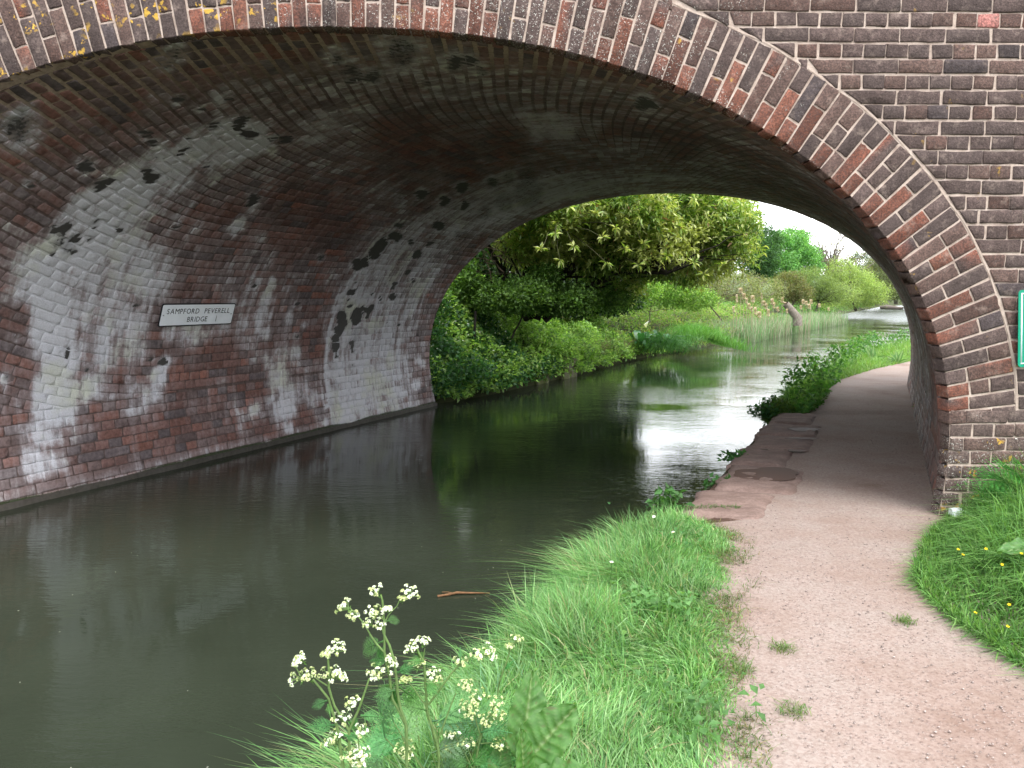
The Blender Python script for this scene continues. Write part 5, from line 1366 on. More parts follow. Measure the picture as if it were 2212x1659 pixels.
# dark post in the nettles
p0 = at(1022, 700, 13.2); p0[2] = float(gz(p0[0], p0[1])) - .1
mb = MB(); mb.tube([p0, at(1027, 672, 13.2)], [.028, .024], 6, (.02, .018, .015)); o = mb.build("thin_post", M['bark'], None, True, origin=p0); o.location = p0
tag(o, "short black post sticking up from the nettles near the bridge", "post")
# far moored log
l0 = at(1905, 661, 105); l1 = at(1952, 663, 100); l0[2] = -.05; l1[2] = -.05
mb = MB(); mb.tube(list(np.linspace(l0, l1, 6) + rng.normal(0, .05, (6, 3))), [.28, .3, .3, .27, .22, .12], 8, (.16, .13, .11)); o = mb.build("fallen_log", M['bark'], None, True, origin=l0); o.location = l0
tag(o, "grey brown log lying in the far water by the arch", "log")

# ---- reed bed
n = 8000
y = 27.2 + 19 * rng.random(n) ** 1.05
off = rng.uniform(-.7, 1.6, n)
P = np.stack([Lx(y) - off * (1 + (y - 25) * .02) + .4, y, np.full(n, -.3)], 1)
C = shades(n, [(.33, .31, .22), (.22, .33, .17), (.18, .31, .14), (.44, .42, .34)], [2, 3, 3, 1.2])
r = blades(P, rng.uniform(.4, .95, n), np.where(rng.random(n) < .3, .026, .015), np.stack([rng.normal(0, .18, n), rng.normal(0, .18, n), np.zeros(n)], 1), C, .2)
tag(mesh("reed_bed", r[0], [r[1]], M['straw'], None, False, {'col': r[2]}), kind="stuff")
heads = [(1592, 645, 28), (1600, 628, 28), (1607, 640, 28), (1613, 650, 29), (1618, 662, 28.5), (1624, 668, 28), (1632, 672, 28), (1650, 655, 30), (1655, 662, 30), (1668, 652, 31), (1672, 660, 31), (1680, 668, 31), (1700, 672, 33), (1735, 652, 34), (1742, 655, 34),
         (1748, 662, 34), (1752, 652, 35), (1640, 680, 28), (1585, 668, 27.5), (1660, 676, 30), (1770, 660, 40), (1790, 668, 44), (1690, 648, 33), (1626, 646, 29), (1730, 664, 34), (1645, 640, 31)]
BL = []
order_ = sorted(range(len(heads)), key=lambda i: heads[i][0])
ORD = "first second third fourth fifth sixth seventh eighth ninth tenth eleventh twelfth thirteenth".split()
BL = [None] * len(heads)
for r_, i_ in enumerate(order_):
    if r_ < 13: BL[i_] = "fluffy bulrush head in the reeds, %s counting from the arum clump" % ORD[r_]
    else: BL[i_] = "fluffy bulrush head in the reeds, %s counting back from the far end" % ORD[len(heads) - 1 - r_]
first = None
for k, (x_, y_, Y_) in enumerate(heads):
    hp = at(x_, y_, Y_); b = hp.copy(); b[2] = -.3
    root = empty("bulrush", b, BL[k], "bulrush", "bulrushes standing in the reed bed")
    h_ = hp[2] + .3
    if first is None:
        mb = MB(); mb.tube([(0, 0, 0), (.01, 0, .5), (0, .01, 1.0)], [.012, .010, .007], 5, (.38, .32, .22)); st = mb.build("stalk", M['straw'], root, True)
        m2 = 130; th = rng.uniform(0, 6.28, m2); zz = rng.uniform(0, .22, m2); rr_ = .05 * np.sin(np.clip(zz / .22, .05, .95) * math.pi) ** .5
        Pp = np.stack([rr_ * .3 * np.cos(th), rr_ * .3 * np.sin(th), zz - .11], 1); Dd = np.stack([np.cos(th), np.sin(th), rng.normal(0, .5, m2)], 1)
        v, t_, c2 = leaf_arrays(Pp, Dd, rdir(m2, .5), rng.uniform(.03, .06, m2), np.full(m2, .03), shades(m2, [(.58, .48, .36), (.66, .57, .45)]))
        hd_ = mesh("seed_head", v, [t_], M['straw'], root, False, {'col': c2}); first = (st, hd_)
    else:
        st, hd_ = first[0].copy(), first[1].copy(); COL.objects.link(st); COL.objects.link(hd_); st.parent = root; hd_.parent = root
    st.scale = (1, 1, h_); hd_.location = (0, .0, h_)
    sc_ = rnd.uniform(.8, 1.5); hd_.scale = (sc_, sc_, rnd.uniform(.7, 1.2))

# ---- grass and herbs
def grass_patch(name, n, fn, hfn, wd, leanfn, cols, w, droop=.55, mat='grass', parent=None):
    P = fn(n); P = P[:n]
    n = len(P)
    r = blades(P, hfn(P), wd * rng.uniform(.6, 1.4, n), leanfn(P), shades(n, cols, w, .22) * (.75 + .5 * fbm(P * 4, 61, 2))[:, None], droop)
    return tag(mesh(name, r[0], [r[1]], M[mat], parent, False, {'col': r[2]}), kind="stuff")
def verge(n):
    y = 1.55 + 3.2 * rng.random(n) ** 1.1
    rx, ex = Rx(y), Px(y)
    t_ = rng.random(n) ** .9
    x = rx - .04 + (ex - rx + .10) * t_
    x = x + rng.normal(0, .02, n)
    keep = ~((y > 4.35) & (x > 1.0))
    x, y = x[keep], y[keep]
    return np.stack([x, y, right_h(y, x) - .01], 1)
def verge_h(P):
    r = P[:, 0] - Rx(P[:, 1]); e = Px(P[:, 1]) - P[:, 0]
    h = .05 + .13 * np.exp(-np.clip(r, 0, 9) / .28) + .05 * sstep(0, .5, e)
    h = h * sstep(-.06, .15, e) + .02
    return h * rng.uniform(.5, 1.4, len(P)) * (.35 + 1.3 * fbm(P[:, :2] * 4, 8, 3))
def verge_lean(P):
    r = P[:, 0] - Rx(P[:, 1]); k = np.exp(-np.clip(r, 0, 9) / .25)
    n = len(P)
    wx, wy = fbm(P[:, :2] * 3.5, 55, 2) - .5, fbm(P[:, :2] * 3.5, 56, 2) - .5
    return np.stack([rng.normal(-.10, .42, n) - .45 * k + 2.2 * wx, rng.normal(.05, .4, n) + 2.2 * wy, np.zeros(n)], 1)
GC = [(.15, .33, .09), (.21, .41, .13), (.29, .47, .20), (.11, .25, .09), (.30, .36, .16)]
grass_patch("verge_grass", 60000, verge, verge_h, .0042, verge_lean, GC + [(.42, .38, .20)], [3, 3, 2, 2, .9, .35])
def worn(n):
    y = 1.5 + 3.0 * rng.random(n); x = Px(y) + rng.normal(.0, .055, n)
    g_ = fbm(np.stack([x * 5, y * 5], 1), 77, 2); k = g_ > .45; x, y = x[k], y[k]
    return np.stack([x, y, right_h(y, x)], 1)
grass_patch("worn_grass", 5500, worn, lambda P: rng.uniform(.012, .05, len(P)), .003, lambda P: np.stack([rng.normal(0, .9, len(P)), rng.normal(0, .9, len(P)), 0 * P[:, 0]], 1), [(.13, .17, .05), (.22, .18, .08), (.10, .18, .05)], [2, 1.5, 2])
# isolated tufts on the path
for (x_, y_) in [(.93, 2.32), (1.65, 2.98), (1.06, 2.75), (.86, 2.60)]:
    n = 120; P = np.stack([x_ + rng.normal(0, .025, n), y_ + rng.normal(0, .03, n), np.zeros(n) + .008], 1)
    c0_ = P.mean(0); c0_[2] = 0.008
    P = P[np.linalg.norm((P - c0_)[:, :2], axis=1) < .06]; n = len(P); r = blades(P - c0_, rng.uniform(.015, .04, n), np.full(n, .003), np.stack([rng.normal(0, .9, n), rng.normal(0, .9, n), np.zeros(n)], 1), shades(n, [(.10, .20, .05), (.16, .2, .06)]), .5)
    o = mesh("grass_tuft", r[0], [r[1]], M['grass'], None, False, {'col': r[2]}); o.location = c0_
    lab = {.93: "small tuft of grass alone on the gravel near the front", 1.65: "tiny green tuft on the gravel near the right grass bank", 1.06: "thin tuft on the gravel midway up the left of the path", .86: "ragged tuft of grass touching the verge edge"}[x_]
    tag(o, lab, "grass tuft")

def rgrass(n):
    y = 2.2 + 2.25 * rng.random(n)
    xl = np.interp(y, [2.2, 2.65, 3.0, 3.3, 3.6, 4.1, 4.45], [1.90, 1.86, 1.86, 1.89, 2.02, 2.38, 2.72])
    x = xl + (4.0 - xl) * rng.random(n) ** 1.5
    return np.stack([x, y, right_h(y, x) - .01], 1)
def rg_h(P):
    xl = np.interp(P[:, 1], [2.2, 3.3, 4.1, 4.45], [2.1, 1.97, 2.4, 2.72]); e = P[:, 0] - xl
    return (.10 + .20 * sstep(0, .4, e)) * rng.uniform(.6, 1.3, len(P)) * (.7 + .6 * fbm(P[:, :2] * 4, 18, 2))
grass_patch("bank_grass", 26000, rgrass, rg_h, .0055, lambda P: np.stack([rng.normal(-.45, .45, len(P)), rng.normal(-.25, .4, len(P)), 0 * P[:, 0]], 1),
            [(.12, .27, .07), (.18, .35, .09), (.25, .40, .14), (.08, .18, .05)], [3, 3, 1, 2], .7)

def far_verge(n):
    y = 8.7 + 26 * rng.random(n) ** 1.6; rx, ex = Rx(y), Px(y)
    x = rx - .1 + (ex - rx + .05) * rng.random(n)
    return np.stack([x, y, right_h(y, x) - .01], 1)
def fv_h(P):
    t_ = (P[:, 0] - Rx(P[:, 1])) / (Px(P[:, 1]) - Rx(P[:, 1]) + .01)
    return (.28 - .22 * np.clip(t_, 0, 1)) * rng.uniform(.5, 1.2, len(P)) * (.5 + 1.0 * fbm(P[:, :2] * 2, 28, 2)) + .03
grass_patch("far_verge_grass", 26000, far_verge, fv_h, .010, lambda P: np.stack([rng.normal(-.2, .5, len(P)), rng.normal(0, .5, len(P)), 0 * P[:, 0]], 1), [(.16, .32, .07), (.21, .38, .09), (.27, .36, .12)], [3, 3, 1])
n = 7000; y = 8.75 + 16 * rng.random(n) ** 1.4; x = Rx(y) + rng.uniform(-.15, .45, n)
m_ = fbm(np.stack([x, y], 1) * 1.8, 3, 2); z = right_h(y, x) + rng.random(n) * (.10 + .45 * sstep(.4, .65, m_))
tag(leaf_mesh("bank_herbs", [leaf_arrays(np.stack([x, y, z], 1), rdir(n, .2), rdir(n, 1), .085 * rng.uniform(.6, 1.4, n), .04 * rng.uniform(.6, 1.3, n), shades(n, [(.06, .17, .04), (.09, .23, .05), (.13, .26, .07)]))], M['leaf']), kind="stuff")
# right of the path beyond the bridge
n = 6000; y = 12 + 30 * rng.random(n) ** 1.3; x = Px(y) + 2.5 + rng.random(n) * 3
r = blades(np.stack([x, y, right_h(y, x)], 1), rng.uniform(.15, .5, n), np.full(n, .014), np.stack([rng.normal(-.2, .4, n), rng.normal(0, .4, n), np.zeros(n)], 1), shades(n, [(.08, .2, .04), (.12, .25, .06)]), .5)
tag(mesh("far_bank_grass", r[0], [r[1]], M['grass'], None, False, {'col': r[2]}), kind="stuff")

# moss cushion where the coping ends, sprigs in the joints
def sprig(name, c, n, s, leaf, cols, label, cat, hs=1.0):
    c = np.array(c, float)
    d = rdir(n, .3); P = d * rng.random((n, 1)) ** .5 * np.array([s, s, s * hs]); P[:, 2] = np.abs(P[:, 2])
    mb = MB()
    for k in range(min(n // 3, 14)):
        mb.tube([(0, 0, -.03), P[k] * .5 + [0, 0, .01], P[k]], [.003, .0025, .002], 4, (.07, .12, .04))
    root = empty(name, c, label, cat)
    mb.build("stem", M['leaf'], root, True)
    leaf_mesh("foliage", [leaf_arrays(P, rdir(n, .2), rdir(n, 1.2), leaf * rng.uniform(.6, 1.3, n), leaf * .6 * rng.uniform(.7, 1.2, n), shades(n, cols, None, .25))], M['leaf'], root)
    return root
sprig("moss_cushion", (3.20, 8.78, .02), 900, .24, .035, [(.07, .15, .02), (.11, .18, .03), (.05, .12, .02)], "rounded mossy green cushion where coping stones meet the far verge", "moss", .6)
sprig("ivy_sprig", (3.02, 8.65, -.02), 220, .22, .05, [(.03, .10, .03), (.05, .14, .04)], "dark leafy sprig trailing over the coping end into the water", "plant", .8)
sprig("leafy_sprig", (1.98, 6.30, -.04), 160, .15, .05, [(.05, .15, .04), (.08, .2, .05)], "low leafy sprig on the coping edge opposite the second puddle", "plant", .5)
sprig("leafy_sprig", (1.60, 5.48, -.06), 60, .12, .05, [(.07, .2, .05)], "thin sprig on the coping edge beside the largest puddle", "plant", .8)
sprig("leafy_sprig", (1.06, 4.72, -.02), 80, .13, .065, [(.10, .22, .07), (.07, .18, .05)], "tallest sprig at the near end of the coping, round pale leaves", "plant", 1.3)
sprig("wall_weed", (4.88, 8.75, .02), 50, .1, .05, [(.10, .18, .04)], "small weed at the foot of the right wall under the arch", "plant", 1)
n = 500; P = np.stack([1.15 + rng.normal(0, .35, n), 4.66 + rng.normal(0, .02, n) , np.full(n, .02)], 1); P = P[(P[:, 0] > 1.1) & (P[:, 0] < 1.5)]; n = len(P)
r = blades(P, rng.uniform(.015, .04, n), np.full(n, .003), np.stack([rng.normal(0, .9, n), rng.normal(0, .9, n), np.zeros(n)], 1), shades(n, [(.08, .18, .04)]), .5)
tag(mesh("joint_moss", r[0], [r[1]], M['grass'], None, False, {'col': r[2]}), kind="stuff")

# herbs in the verge
def herb_patch(c, n, sx, sy, leaf, cols):
    P = np.stack([c[0] + rng.normal(0, sx, n), c[1] + rng.normal(0, sy, n), np.zeros(n)], 1)
    P[:, 2] = right_h(P[:, 1], P[:, 0]) + rng.uniform(.05, .10, n)
    D = rdir(n, .1); D[:, 2] = np.abs(D[:, 2]) * .4
    return leaf_arrays(P, D, rdir(n, 3), leaf * rng.uniform(.6, 1.3, n), leaf * .75 * rng.uniform(.7, 1.2, n), shades(n, cols))
tag(leaf_mesh("verge_herbs", [herb_patch((.62, 3.05), 130, .11, .08, .035, [(.15, .30, .10), (.12, .26, .08)]), herb_patch((.85, 4.1), 200, .14, .2, .03, [(.08, .22, .06)]), herb_patch((.6, 2.2), 60, .1, .1, .035, [(.09, .2, .06)]), herb_patch((.25, 2.6), 80, .2, .25, .03, [(.14, .26, .07)])], M['leaf']), kind="stuff")

# daisies and buttercups
def flower(name, p, s, petals, pc, cc, label, group, h=.1):
    root = empty(name, p, label, name.replace("_", " "), group)
    mb = MB(); mb.tube([(0, 0, -h), (.004, .002, -h * .5), (0, 0, 0)], [.0016, .0014, .0012], 5, (.08, .2, .05)); mb.build("stem", M['leaf'], root, True)
    th = np.arange(petals) * 2 * math.pi / petals
    D = np.stack([np.cos(th), np.sin(th), np.full(petals, .25)], 1)
    v, t_, c2 = leaf_arrays(np.zeros((petals, 3)), D, np.tile([0, 0, 1.0], (petals, 1)), np.full(petals, s), np.full(petals, s * 4.2 / petals), np.tile(pc, (petals, 1)), .05, 0)
    mesh("petals", v, [t_], M['petal'], root, False, {'col': c2})
    mb = MB(); mb.tube([(0, 0, -.001), (0, 0, .002), (0, 0, .003)], [s * .3, s * .28, s * .05], 8, cc); mb.build("centre", M['petal'], root, True)
    root.rotation_euler = (rnd.uniform(.1, .6), rnd.uniform(-.4, .2), 0)
for (x_, y_), lab in zip([(1635, 1292), (1683, 1331), (1529, 1406)], ["upper of two white daisies at the far end of the verge", "lower of two white daisies at the far end of the verge", "daisy nearest the water, lower on the verge"]):
    X_, Y_ = x_ * .864, y_ * .864
    d = onZ_dir(X_, Y_); p = np.array([0, 0, CAM_H]) + d * ((.13 - CAM_H) / d[2])
    flower("daisy", tuple(p), .012, 14, (.85, .85, .82), (.7, .5, .05), lab, "daisies in the verge", .12)
for zx, zy, lab in [(1510, 577, "largest yellow buttercup high in the right grass bank"), (1458, 892, "yellow buttercup lowest on the right grass bank"), (1373, 580, "yellow buttercup at the left of the right grass bank"), (1625, 852, "buttercup below the broad leaf near the right edge"), (1590, 655, "small buttercup in the middle of the right bank"), (1685, 600, "buttercup at the right edge under the pale leaf"), (1617, 960, "buttercup close above the gravel at the lower right"), (1397, 606, "small orange yellow bud beside the left buttercup")]:
    X_, Y_ = (1700 + zx / 1.974) * .864, (1080 + zy / 1.974) * .864
    Yd = 3.0 - (zy - 577) * .0011
    flower("buttercup", tuple(at(X_, Y_, Yd)), .0075, 5, (.80, .55, .02), (.7, .5, .02), lab, "buttercups in the right grass bank", .09)

# ---- ferny leaves
def fern_arrays(base, d, up, L, col, npair=9, wr=.42, droop=.35):
    """bipinnate leaf"""
    d = unit(np.array(d, float)); s = unit(np.cross(d, up)); u = np.cross(s, d)
    sets, spine = [], []
    for i in range(npair + 1):
        t_ = i / npair
        p = np.array(base) + d * L * (.18 + .82 * t_) - u * (droop * L * t_ ** 2)
        spine.append(p)
        pl = L * wr * (1 - t_) ** .75 * (.55 + .45 * min(1, t_ * 6)) + L * .03
        for sg in (-1, 1):
            pd = unit(d * .75 + s * sg * 1.0 - u * .15)
            m = max(3, int(7 * (1 - t_)) + 2)
            ps = unit(np.cross(pd, u))
            tt = np.linspace(.12, 1, m)
            for e in (-1, 1):
                B = p + np.outer(tt * pl, pd)
                D = np.tile(pd * .7 + ps * e * .75, (m, 1))
                ln = pl * .34 * (1.08 - tt) + pl * .08
                sets.append(leaf_arrays(B, D, np.tile(u, (m, 1)) + rng.normal(0, .15, (m, 3)), ln, ln * .38, np.tile(col, (m, 1)) * rng.uniform(.8, 1.2, (m, 1)), .1, .1))
    return sets, [np.array(base)] + spine
def fern_leaf(parent, base, d, up, L, col, origin, name="leaf", **kw):
    sets, spine = fern_arrays(base, d, up, L, np.array(col), **kw)
    mb = MB(); mb.tube(spine, list(np.linspace(.0022, .0008, len(spine))), 4, col)
    v = np.concatenate(mb.v); qd = mb.q[0]
    q2 = np.concatenate([qd[:, [0, 1, 2]], qd[:, [0, 2, 3]]]); sets.append((v, q2, np.concatenate(mb.c)))
    return leaf_mesh(name, sets, M['leaf'], parent, origin)

# ---- cow parsley in the foreground, traced stems at their own distance
def zp(zx, zy, Y): return at((500 + zx / 2.765) * .864, (1400 + zy / 2.765) * .864, Y)
STEM = (.20, .30, .11); PCOL = (.88, .90, .80)
def parsley(base, Y0, stems, umbels, ferns, label):
    base = np.array(base, float)
    root = empty("cow_parsley", base, label, "wildflower", "cow parsley on the near bank")
    for pts, r in stems:
        P3 = []
        for p in pts: P3.append(zp(p[0], p[1], Y0 + (p[2] if len(p) > 2 else 0)) if len(p) < 4 else np.array(p[:3]))
        q = []
        for i in range(len(P3) - 1):
            q.append(P3[i]); q.append((P3[i] + P3[i + 1]) / 2 + rng.normal(0, .0015, 3))
        q.append(P3[-1])
        mb = MB(); mb.tube(q, list(np.linspace(r, r * .6, len(q))), 6, STEM); mb.build("stem", M['leaf'], root, True, origin=base)
    for u in umbels:
        zx, zy, rp, ang = u[:4]; yel = u[4] if len(u) > 4 else .35; dY = u[5] if len(u) > 5 else 0
        c = zp(zx, zy, Y0 + dY); R = rp / 2.765 * .864 / 1670 * (Y0 + dY) * 1.0
        ax = unit(np.array([math.sin(D2R(ang)), rnd.uniform(-.5, .1), math.cos(D2R(ang))]))
        a = unit(np.cross(ax, [.2, 1, .1])); b = np.cross(ax, a)
        hub = c - ax * R * .75
        mb = MB(); sets = []
        nr = rnd.randint(8, 11)
        for k in range(nr):
            th = k * 2.4 + rnd.random() * .4; ro = math.sqrt((k + .4) / nr) * R * 1.05
            e = hub + ax * (R * .9 * rnd.uniform(.8, 1.1)) + (a * math.cos(th) + b * math.sin(th)) * ro * 1.12
            mb.tube([hub, (hub + e) / 2 + ax * R * .03, e], [.0009, .0008, .0007], 4, STEM)
            nd = unit(e - hub)
            fs = max(R * .32, .0055)
            m = 9
            dd = rdir(m); dd = unit(dd * .8 + nd * .9)
            F = e + dd * fs * rng.uniform(.5, 1, (m, 1)) * [1, 1, 1]
            white = rnd.random() > yel
            for pth in range(4):
                t1 = unit(np.cross(dd, rdir(m)));
                sets.append(leaf_arrays(F, unit(t1 + dd * .3), dd, np.full(m, .0033), np.full(m, .0028), (np.tile(PCOL, (m, 1)) if white else shades(m, [(.62, .68, .34), (.72, .75, .48)])) * rng.uniform(.85, 1.1, (m, 1)), .1, 0))
            for w_ in range(m):
                if w_ % 2 == 0: mb.tube([e - nd * fs * .3, F[w_]], [.0005, .0004], 3, (.25, .36, .12))
        # bracts under the hub
        B = np.tile(hub, (4, 1)); dd = unit(rdir(4) - ax * .3)
        sets.append(leaf_arrays(B, dd, rdir(4, 1), np.full(4, R * .5 + .004), np.full(4, .003), np.tile([.10, .2, .05], (4, 1))))
        v = np.concatenate(mb.v); qd = np.concatenate(mb.q)
        sets.append((v, np.concatenate([qd[:, [0, 1, 2]], qd[:, [0, 2, 3]]]), np.concatenate(mb.c)))
        leaf_mesh("umbel", sets, M['petal'], root, base)
    for (zx, zy, zx2, zy2, w_) in ferns:
        p = zp(zx, zy, Y0); q_ = zp(zx2, zy2, Y0 + rnd.uniform(-.04, .04)); d = q_ - p; L = np.linalg.norm(d)
        fern_leaf(root, p, d, (0.1, -.8, .6), L * 1.05, (.09 * rnd.uniform(.8, 1.3), .24 * rnd.uniform(.85, 1.2), .07), base, npair=8, wr=w_)
    return root
bA = (-.235, 1.62, -.05)
def foot(b): return (b[0], b[1], b[2], 1)
parsley(bA, 1.66, [([foot(bA), (1428, 1438), (1425, 1150), (1390, 1040), (1365, 900), (1355, 790), (1310, 590), (1255, 455)], .0042),
                   ([(1425, 1150), (1330, 960), (1310, 800), (1275, 640), (1275, 430), (1265, 330), (1250, 240)], .0034),
                   ([(1275, 640), (1180, 520), (1090, 385)], .0026), ([(1090, 385), (1035, 330)], .0014), ([(1280, 425), (1330, 350), (1380, 275)], .0018), ([(1275, 425), (1235, 380)], .0012), ([(1380, 275), (1425, 215)], .001)],
        [(1212, 215, 48, -25, .25), (1060, 385, 34, 10, .8), (1000, 315, 55, -45, .15), (1205, 355, 52, 5, .55), (1165, 430, 50, -40, .3), (1235, 440, 45, 15, .5), (1398, 272, 24, 10, .9), (1452, 222, 55, 30, .15), (1295, 340, 22, 0, .0), (1245, 760, 75, 0, .4), (1205, 800, 45, -20, .3), (1320, 700, 40, 30, .1)],
        [(1270, 560, 1070, 635, .35), (1270, 600, 1215, 690, .4), (1285, 425, 1405, 395, .3), (1350, 900, 1205, 940, .45), (1345, 860, 1250, 1000, .45), (1310, 700, 1140, 680, .3), (1365, 780, 1480, 720, .35), (1350, 910, 1290, 1010, .5)],
        "tallest cow parsley in the foreground, two white heads above the dark water")
bB = (-.335, 1.52, -.08)
parsley(bB, 1.55, [([foot(bB), (990, 1438), (960, 1200), (920, 1060), (890, 960), (780, 825)], .0038), ([foot(bB), (1045, 1438), (1030, 1180), (930, 1010), (890, 880), (885, 680)], .0036), ([(880, 870), (780, 800)], .0018),
                   ([(1030, 1180), (1090, 1050), (1130, 940), (1170, 820)], .003), ([(985, 1300), (930, 1240)], .0018), ([(1110, 1438), (1100, 1300), (1100, 1200)], .002)],
        [(742, 800, 62, -20, .85), (655, 810, 75, -75, .2), (690, 690, 45, -40, .1), (880, 650, 28, -10, .8), (945, 610, 52, 15, .2), (905, 790, 68, 0, .45), (965, 800, 45, 40, .0), (1050, 985, 55, -5, .45), (985, 1090, 60, 0, .3), (1110, 1180, 45, 20, .15), (915, 1240, 70, -30, .7), (1055, 1345, 70, 0, .7), (1125, 1340, 50, 30, .2), (1100, 1410, 35, 0, .1)],
        [(880, 970, 755, 1020, .35), (940, 1140, 730, 1150, .38), (885, 1000, 895, 1060, .3), (1110, 1075, 1260, 1080, .4), (1030, 1120, 1110, 1150, .45), (1000, 1210, 1100, 1230, .4)],
        "cow parsley leaning left at the lower left, heads drooping over water")
bC = (-.10, 1.62, -.02)
parsley(bC, 1.70, [([foot(bC), (1650, 1438), (1640, 1270), (1570, 1050), (1560, 880), (1545, 700), (1500, 610)], .004), ([(1580, 1000), (1740, 780), (1830, 690), (1910, 650)], .0028), ([(1570, 1010), (1500, 920), (1435, 840)], .0022), ([(1640, 1260), (1700, 1100), (1770, 920)], .0024), ([(1545, 700), (1555, 610)], .0014)],
        [(1460, 605, 45, -30, .3), (1545, 560, 42, 15, .0), (1500, 720, 45, -10, .8), (1620, 800, 50, 30, .75), (1800, 705, 45, 10, .85), (1930, 655, 55, 10, .75), (2005, 640, 60, 60, .0), (1425, 830, 35, 0, .9), (1840, 865, 42, 10, .9)],
        [(1545, 700, 1440, 690, .35), (1500, 640, 1560, 720, .35), (1800, 690, 1800, 600, .3), (1560, 850, 1640, 920, .4), (1380, 880, 1560, 1010, .4), (1570, 1040, 1420, 1000, .4)],
        "cow parsley right of the tallest one, stems arching towards the grass")
bD = (.03, 1.62, 0)
parsley(bD, 1.74, [([foot(bD), (1895, 1438), (1925, 1280), (1950, 1150), (2020, 1060)], .0036), ([(1935, 1200), (1900, 1050), (1890, 990)], .002), ([(1940, 1270), (2070, 1270)], .0016), ([(1900, 1420), (1850, 1300)], .002), ([(1880, 1438), (1780, 1250), (1755, 1210)], .002)],
        [(1910, 945, 60, 0, .9), (1850, 1010, 60, -20, .9), (1880, 1060, 50, 0, .9), (2040, 990, 55, 20, .7), (2060, 1070, 55, 20, .85), (1995, 1120, 50, 0, .9), (1745, 1200, 50, -10, .7), (1840, 1270, 55, 0, .9), (2070, 1280, 55, 10, .9), (1718, 1310, 28, 0, .9), (1420, 1305, 65, 0, .8), (1430, 1360, 35, 0, .8)],
        [(1900, 1400, 2130, 1420, .35), (1920, 1300, 1780, 1150, .4), (1880, 1420, 1700, 1330, .4), (1860, 1430, 1990, 1300, .4)],
        "cow parsley in creamy bud beside the dock leaves")
bE = (.02, 1.9, 0)
parsley(bE, 2.0, [([foot(bE), (2060, 900), (2100, 760), (2140, 640), (2185, 560)], .003), ([(2130, 670), (2140, 590)], .0015)], [(2190, 545, 42, 20, .95), (2140, 600, 26, 0, .95)], [(2100, 760, 2160, 700, .3)],
        "thin budding cow parsley against the long grass, right of the others")
# ferny basal leaves filling the lower middle
bF = np.array((-.12, 1.75, -.02))
root = empty("cow_parsley", bF, "mass of ferny basal leaves without flowers at the bottom centre", "wildflower", "cow parsley on the near bank")
for k in range(28):
    zx, zy = rnd.uniform(1120, 1980), rnd.uniform(1080, 1420)
    p = zp(zx, zy, 1.78 + rnd.uniform(-.05, .15)); a = rnd.uniform(-2.6, -.4) if zx < 1500 else rnd.uniform(-2.2, .2)
    d = np.array([math.cos(a + 1.5), rnd.uniform(-.4, .4), rnd.uniform(-.1, .6)])
    if zx < 1400: d[0] -= .8
    L = rnd.uniform(.09, .17)
    fern_leaf(root, p, d, (rnd.uniform(-.3, .3), -.5, .8), L, (.13 * rnd.uniform(.8, 1.3), .28 * rnd.uniform(.85, 1.25), .12), bF, npair=7, wr=.42)
    mb = MB(); mb.tube([bF + [rnd.uniform(-.08, .2), rnd.uniform(-.1, .1), 0], (bF + p) / 2 + [0, 0, .05], p], [.0025, .002, .0015], 4, STEM); mb.build("stem", M['leaf'], root, True, origin=bF)
# long leaning grass by the parsley
def fgrass(n):
    y = 1.6 + .9 * rng.random(n); x = Rx(y) + rng.uniform(.08, .3, n)
    return np.stack([x, y, right_h(y, x) - .02], 1)
grass_patch("long_bank_grass", 1700, fgrass, lambda P: rng.uniform(.12, .26, len(P)), .005, lambda P: np.stack([np.clip(rng.normal(-.15, .3, len(P)), -.6, .5), rng.normal(.1, .4, len(P)), 0 * P[:, 0]], 1), [(.18, .34, .13), (.24, .40, .18), (.15, .30, .15)], None, .5)
def egrass(n):
    y = 2.2 + 2.3 * rng.random(n); x = Rx(y) + rng.uniform(-.05, .12, n)
    return np.stack([x, y, right_h(y, x) - .02], 1)
grass_patch("edge_grass", 3600, egrass, lambda P: rng.uniform(.14, .30, len(P)), .0048, lambda P: np.stack([np.clip(rng.normal(-.4, .35, len(P)), -.85, .6), rng.normal(-.1, .45, len(P)), 0 * P[:, 0]], 1), [(.13, .31, .10), (.18, .36, .13), (.10, .24, .09)], None, .75)

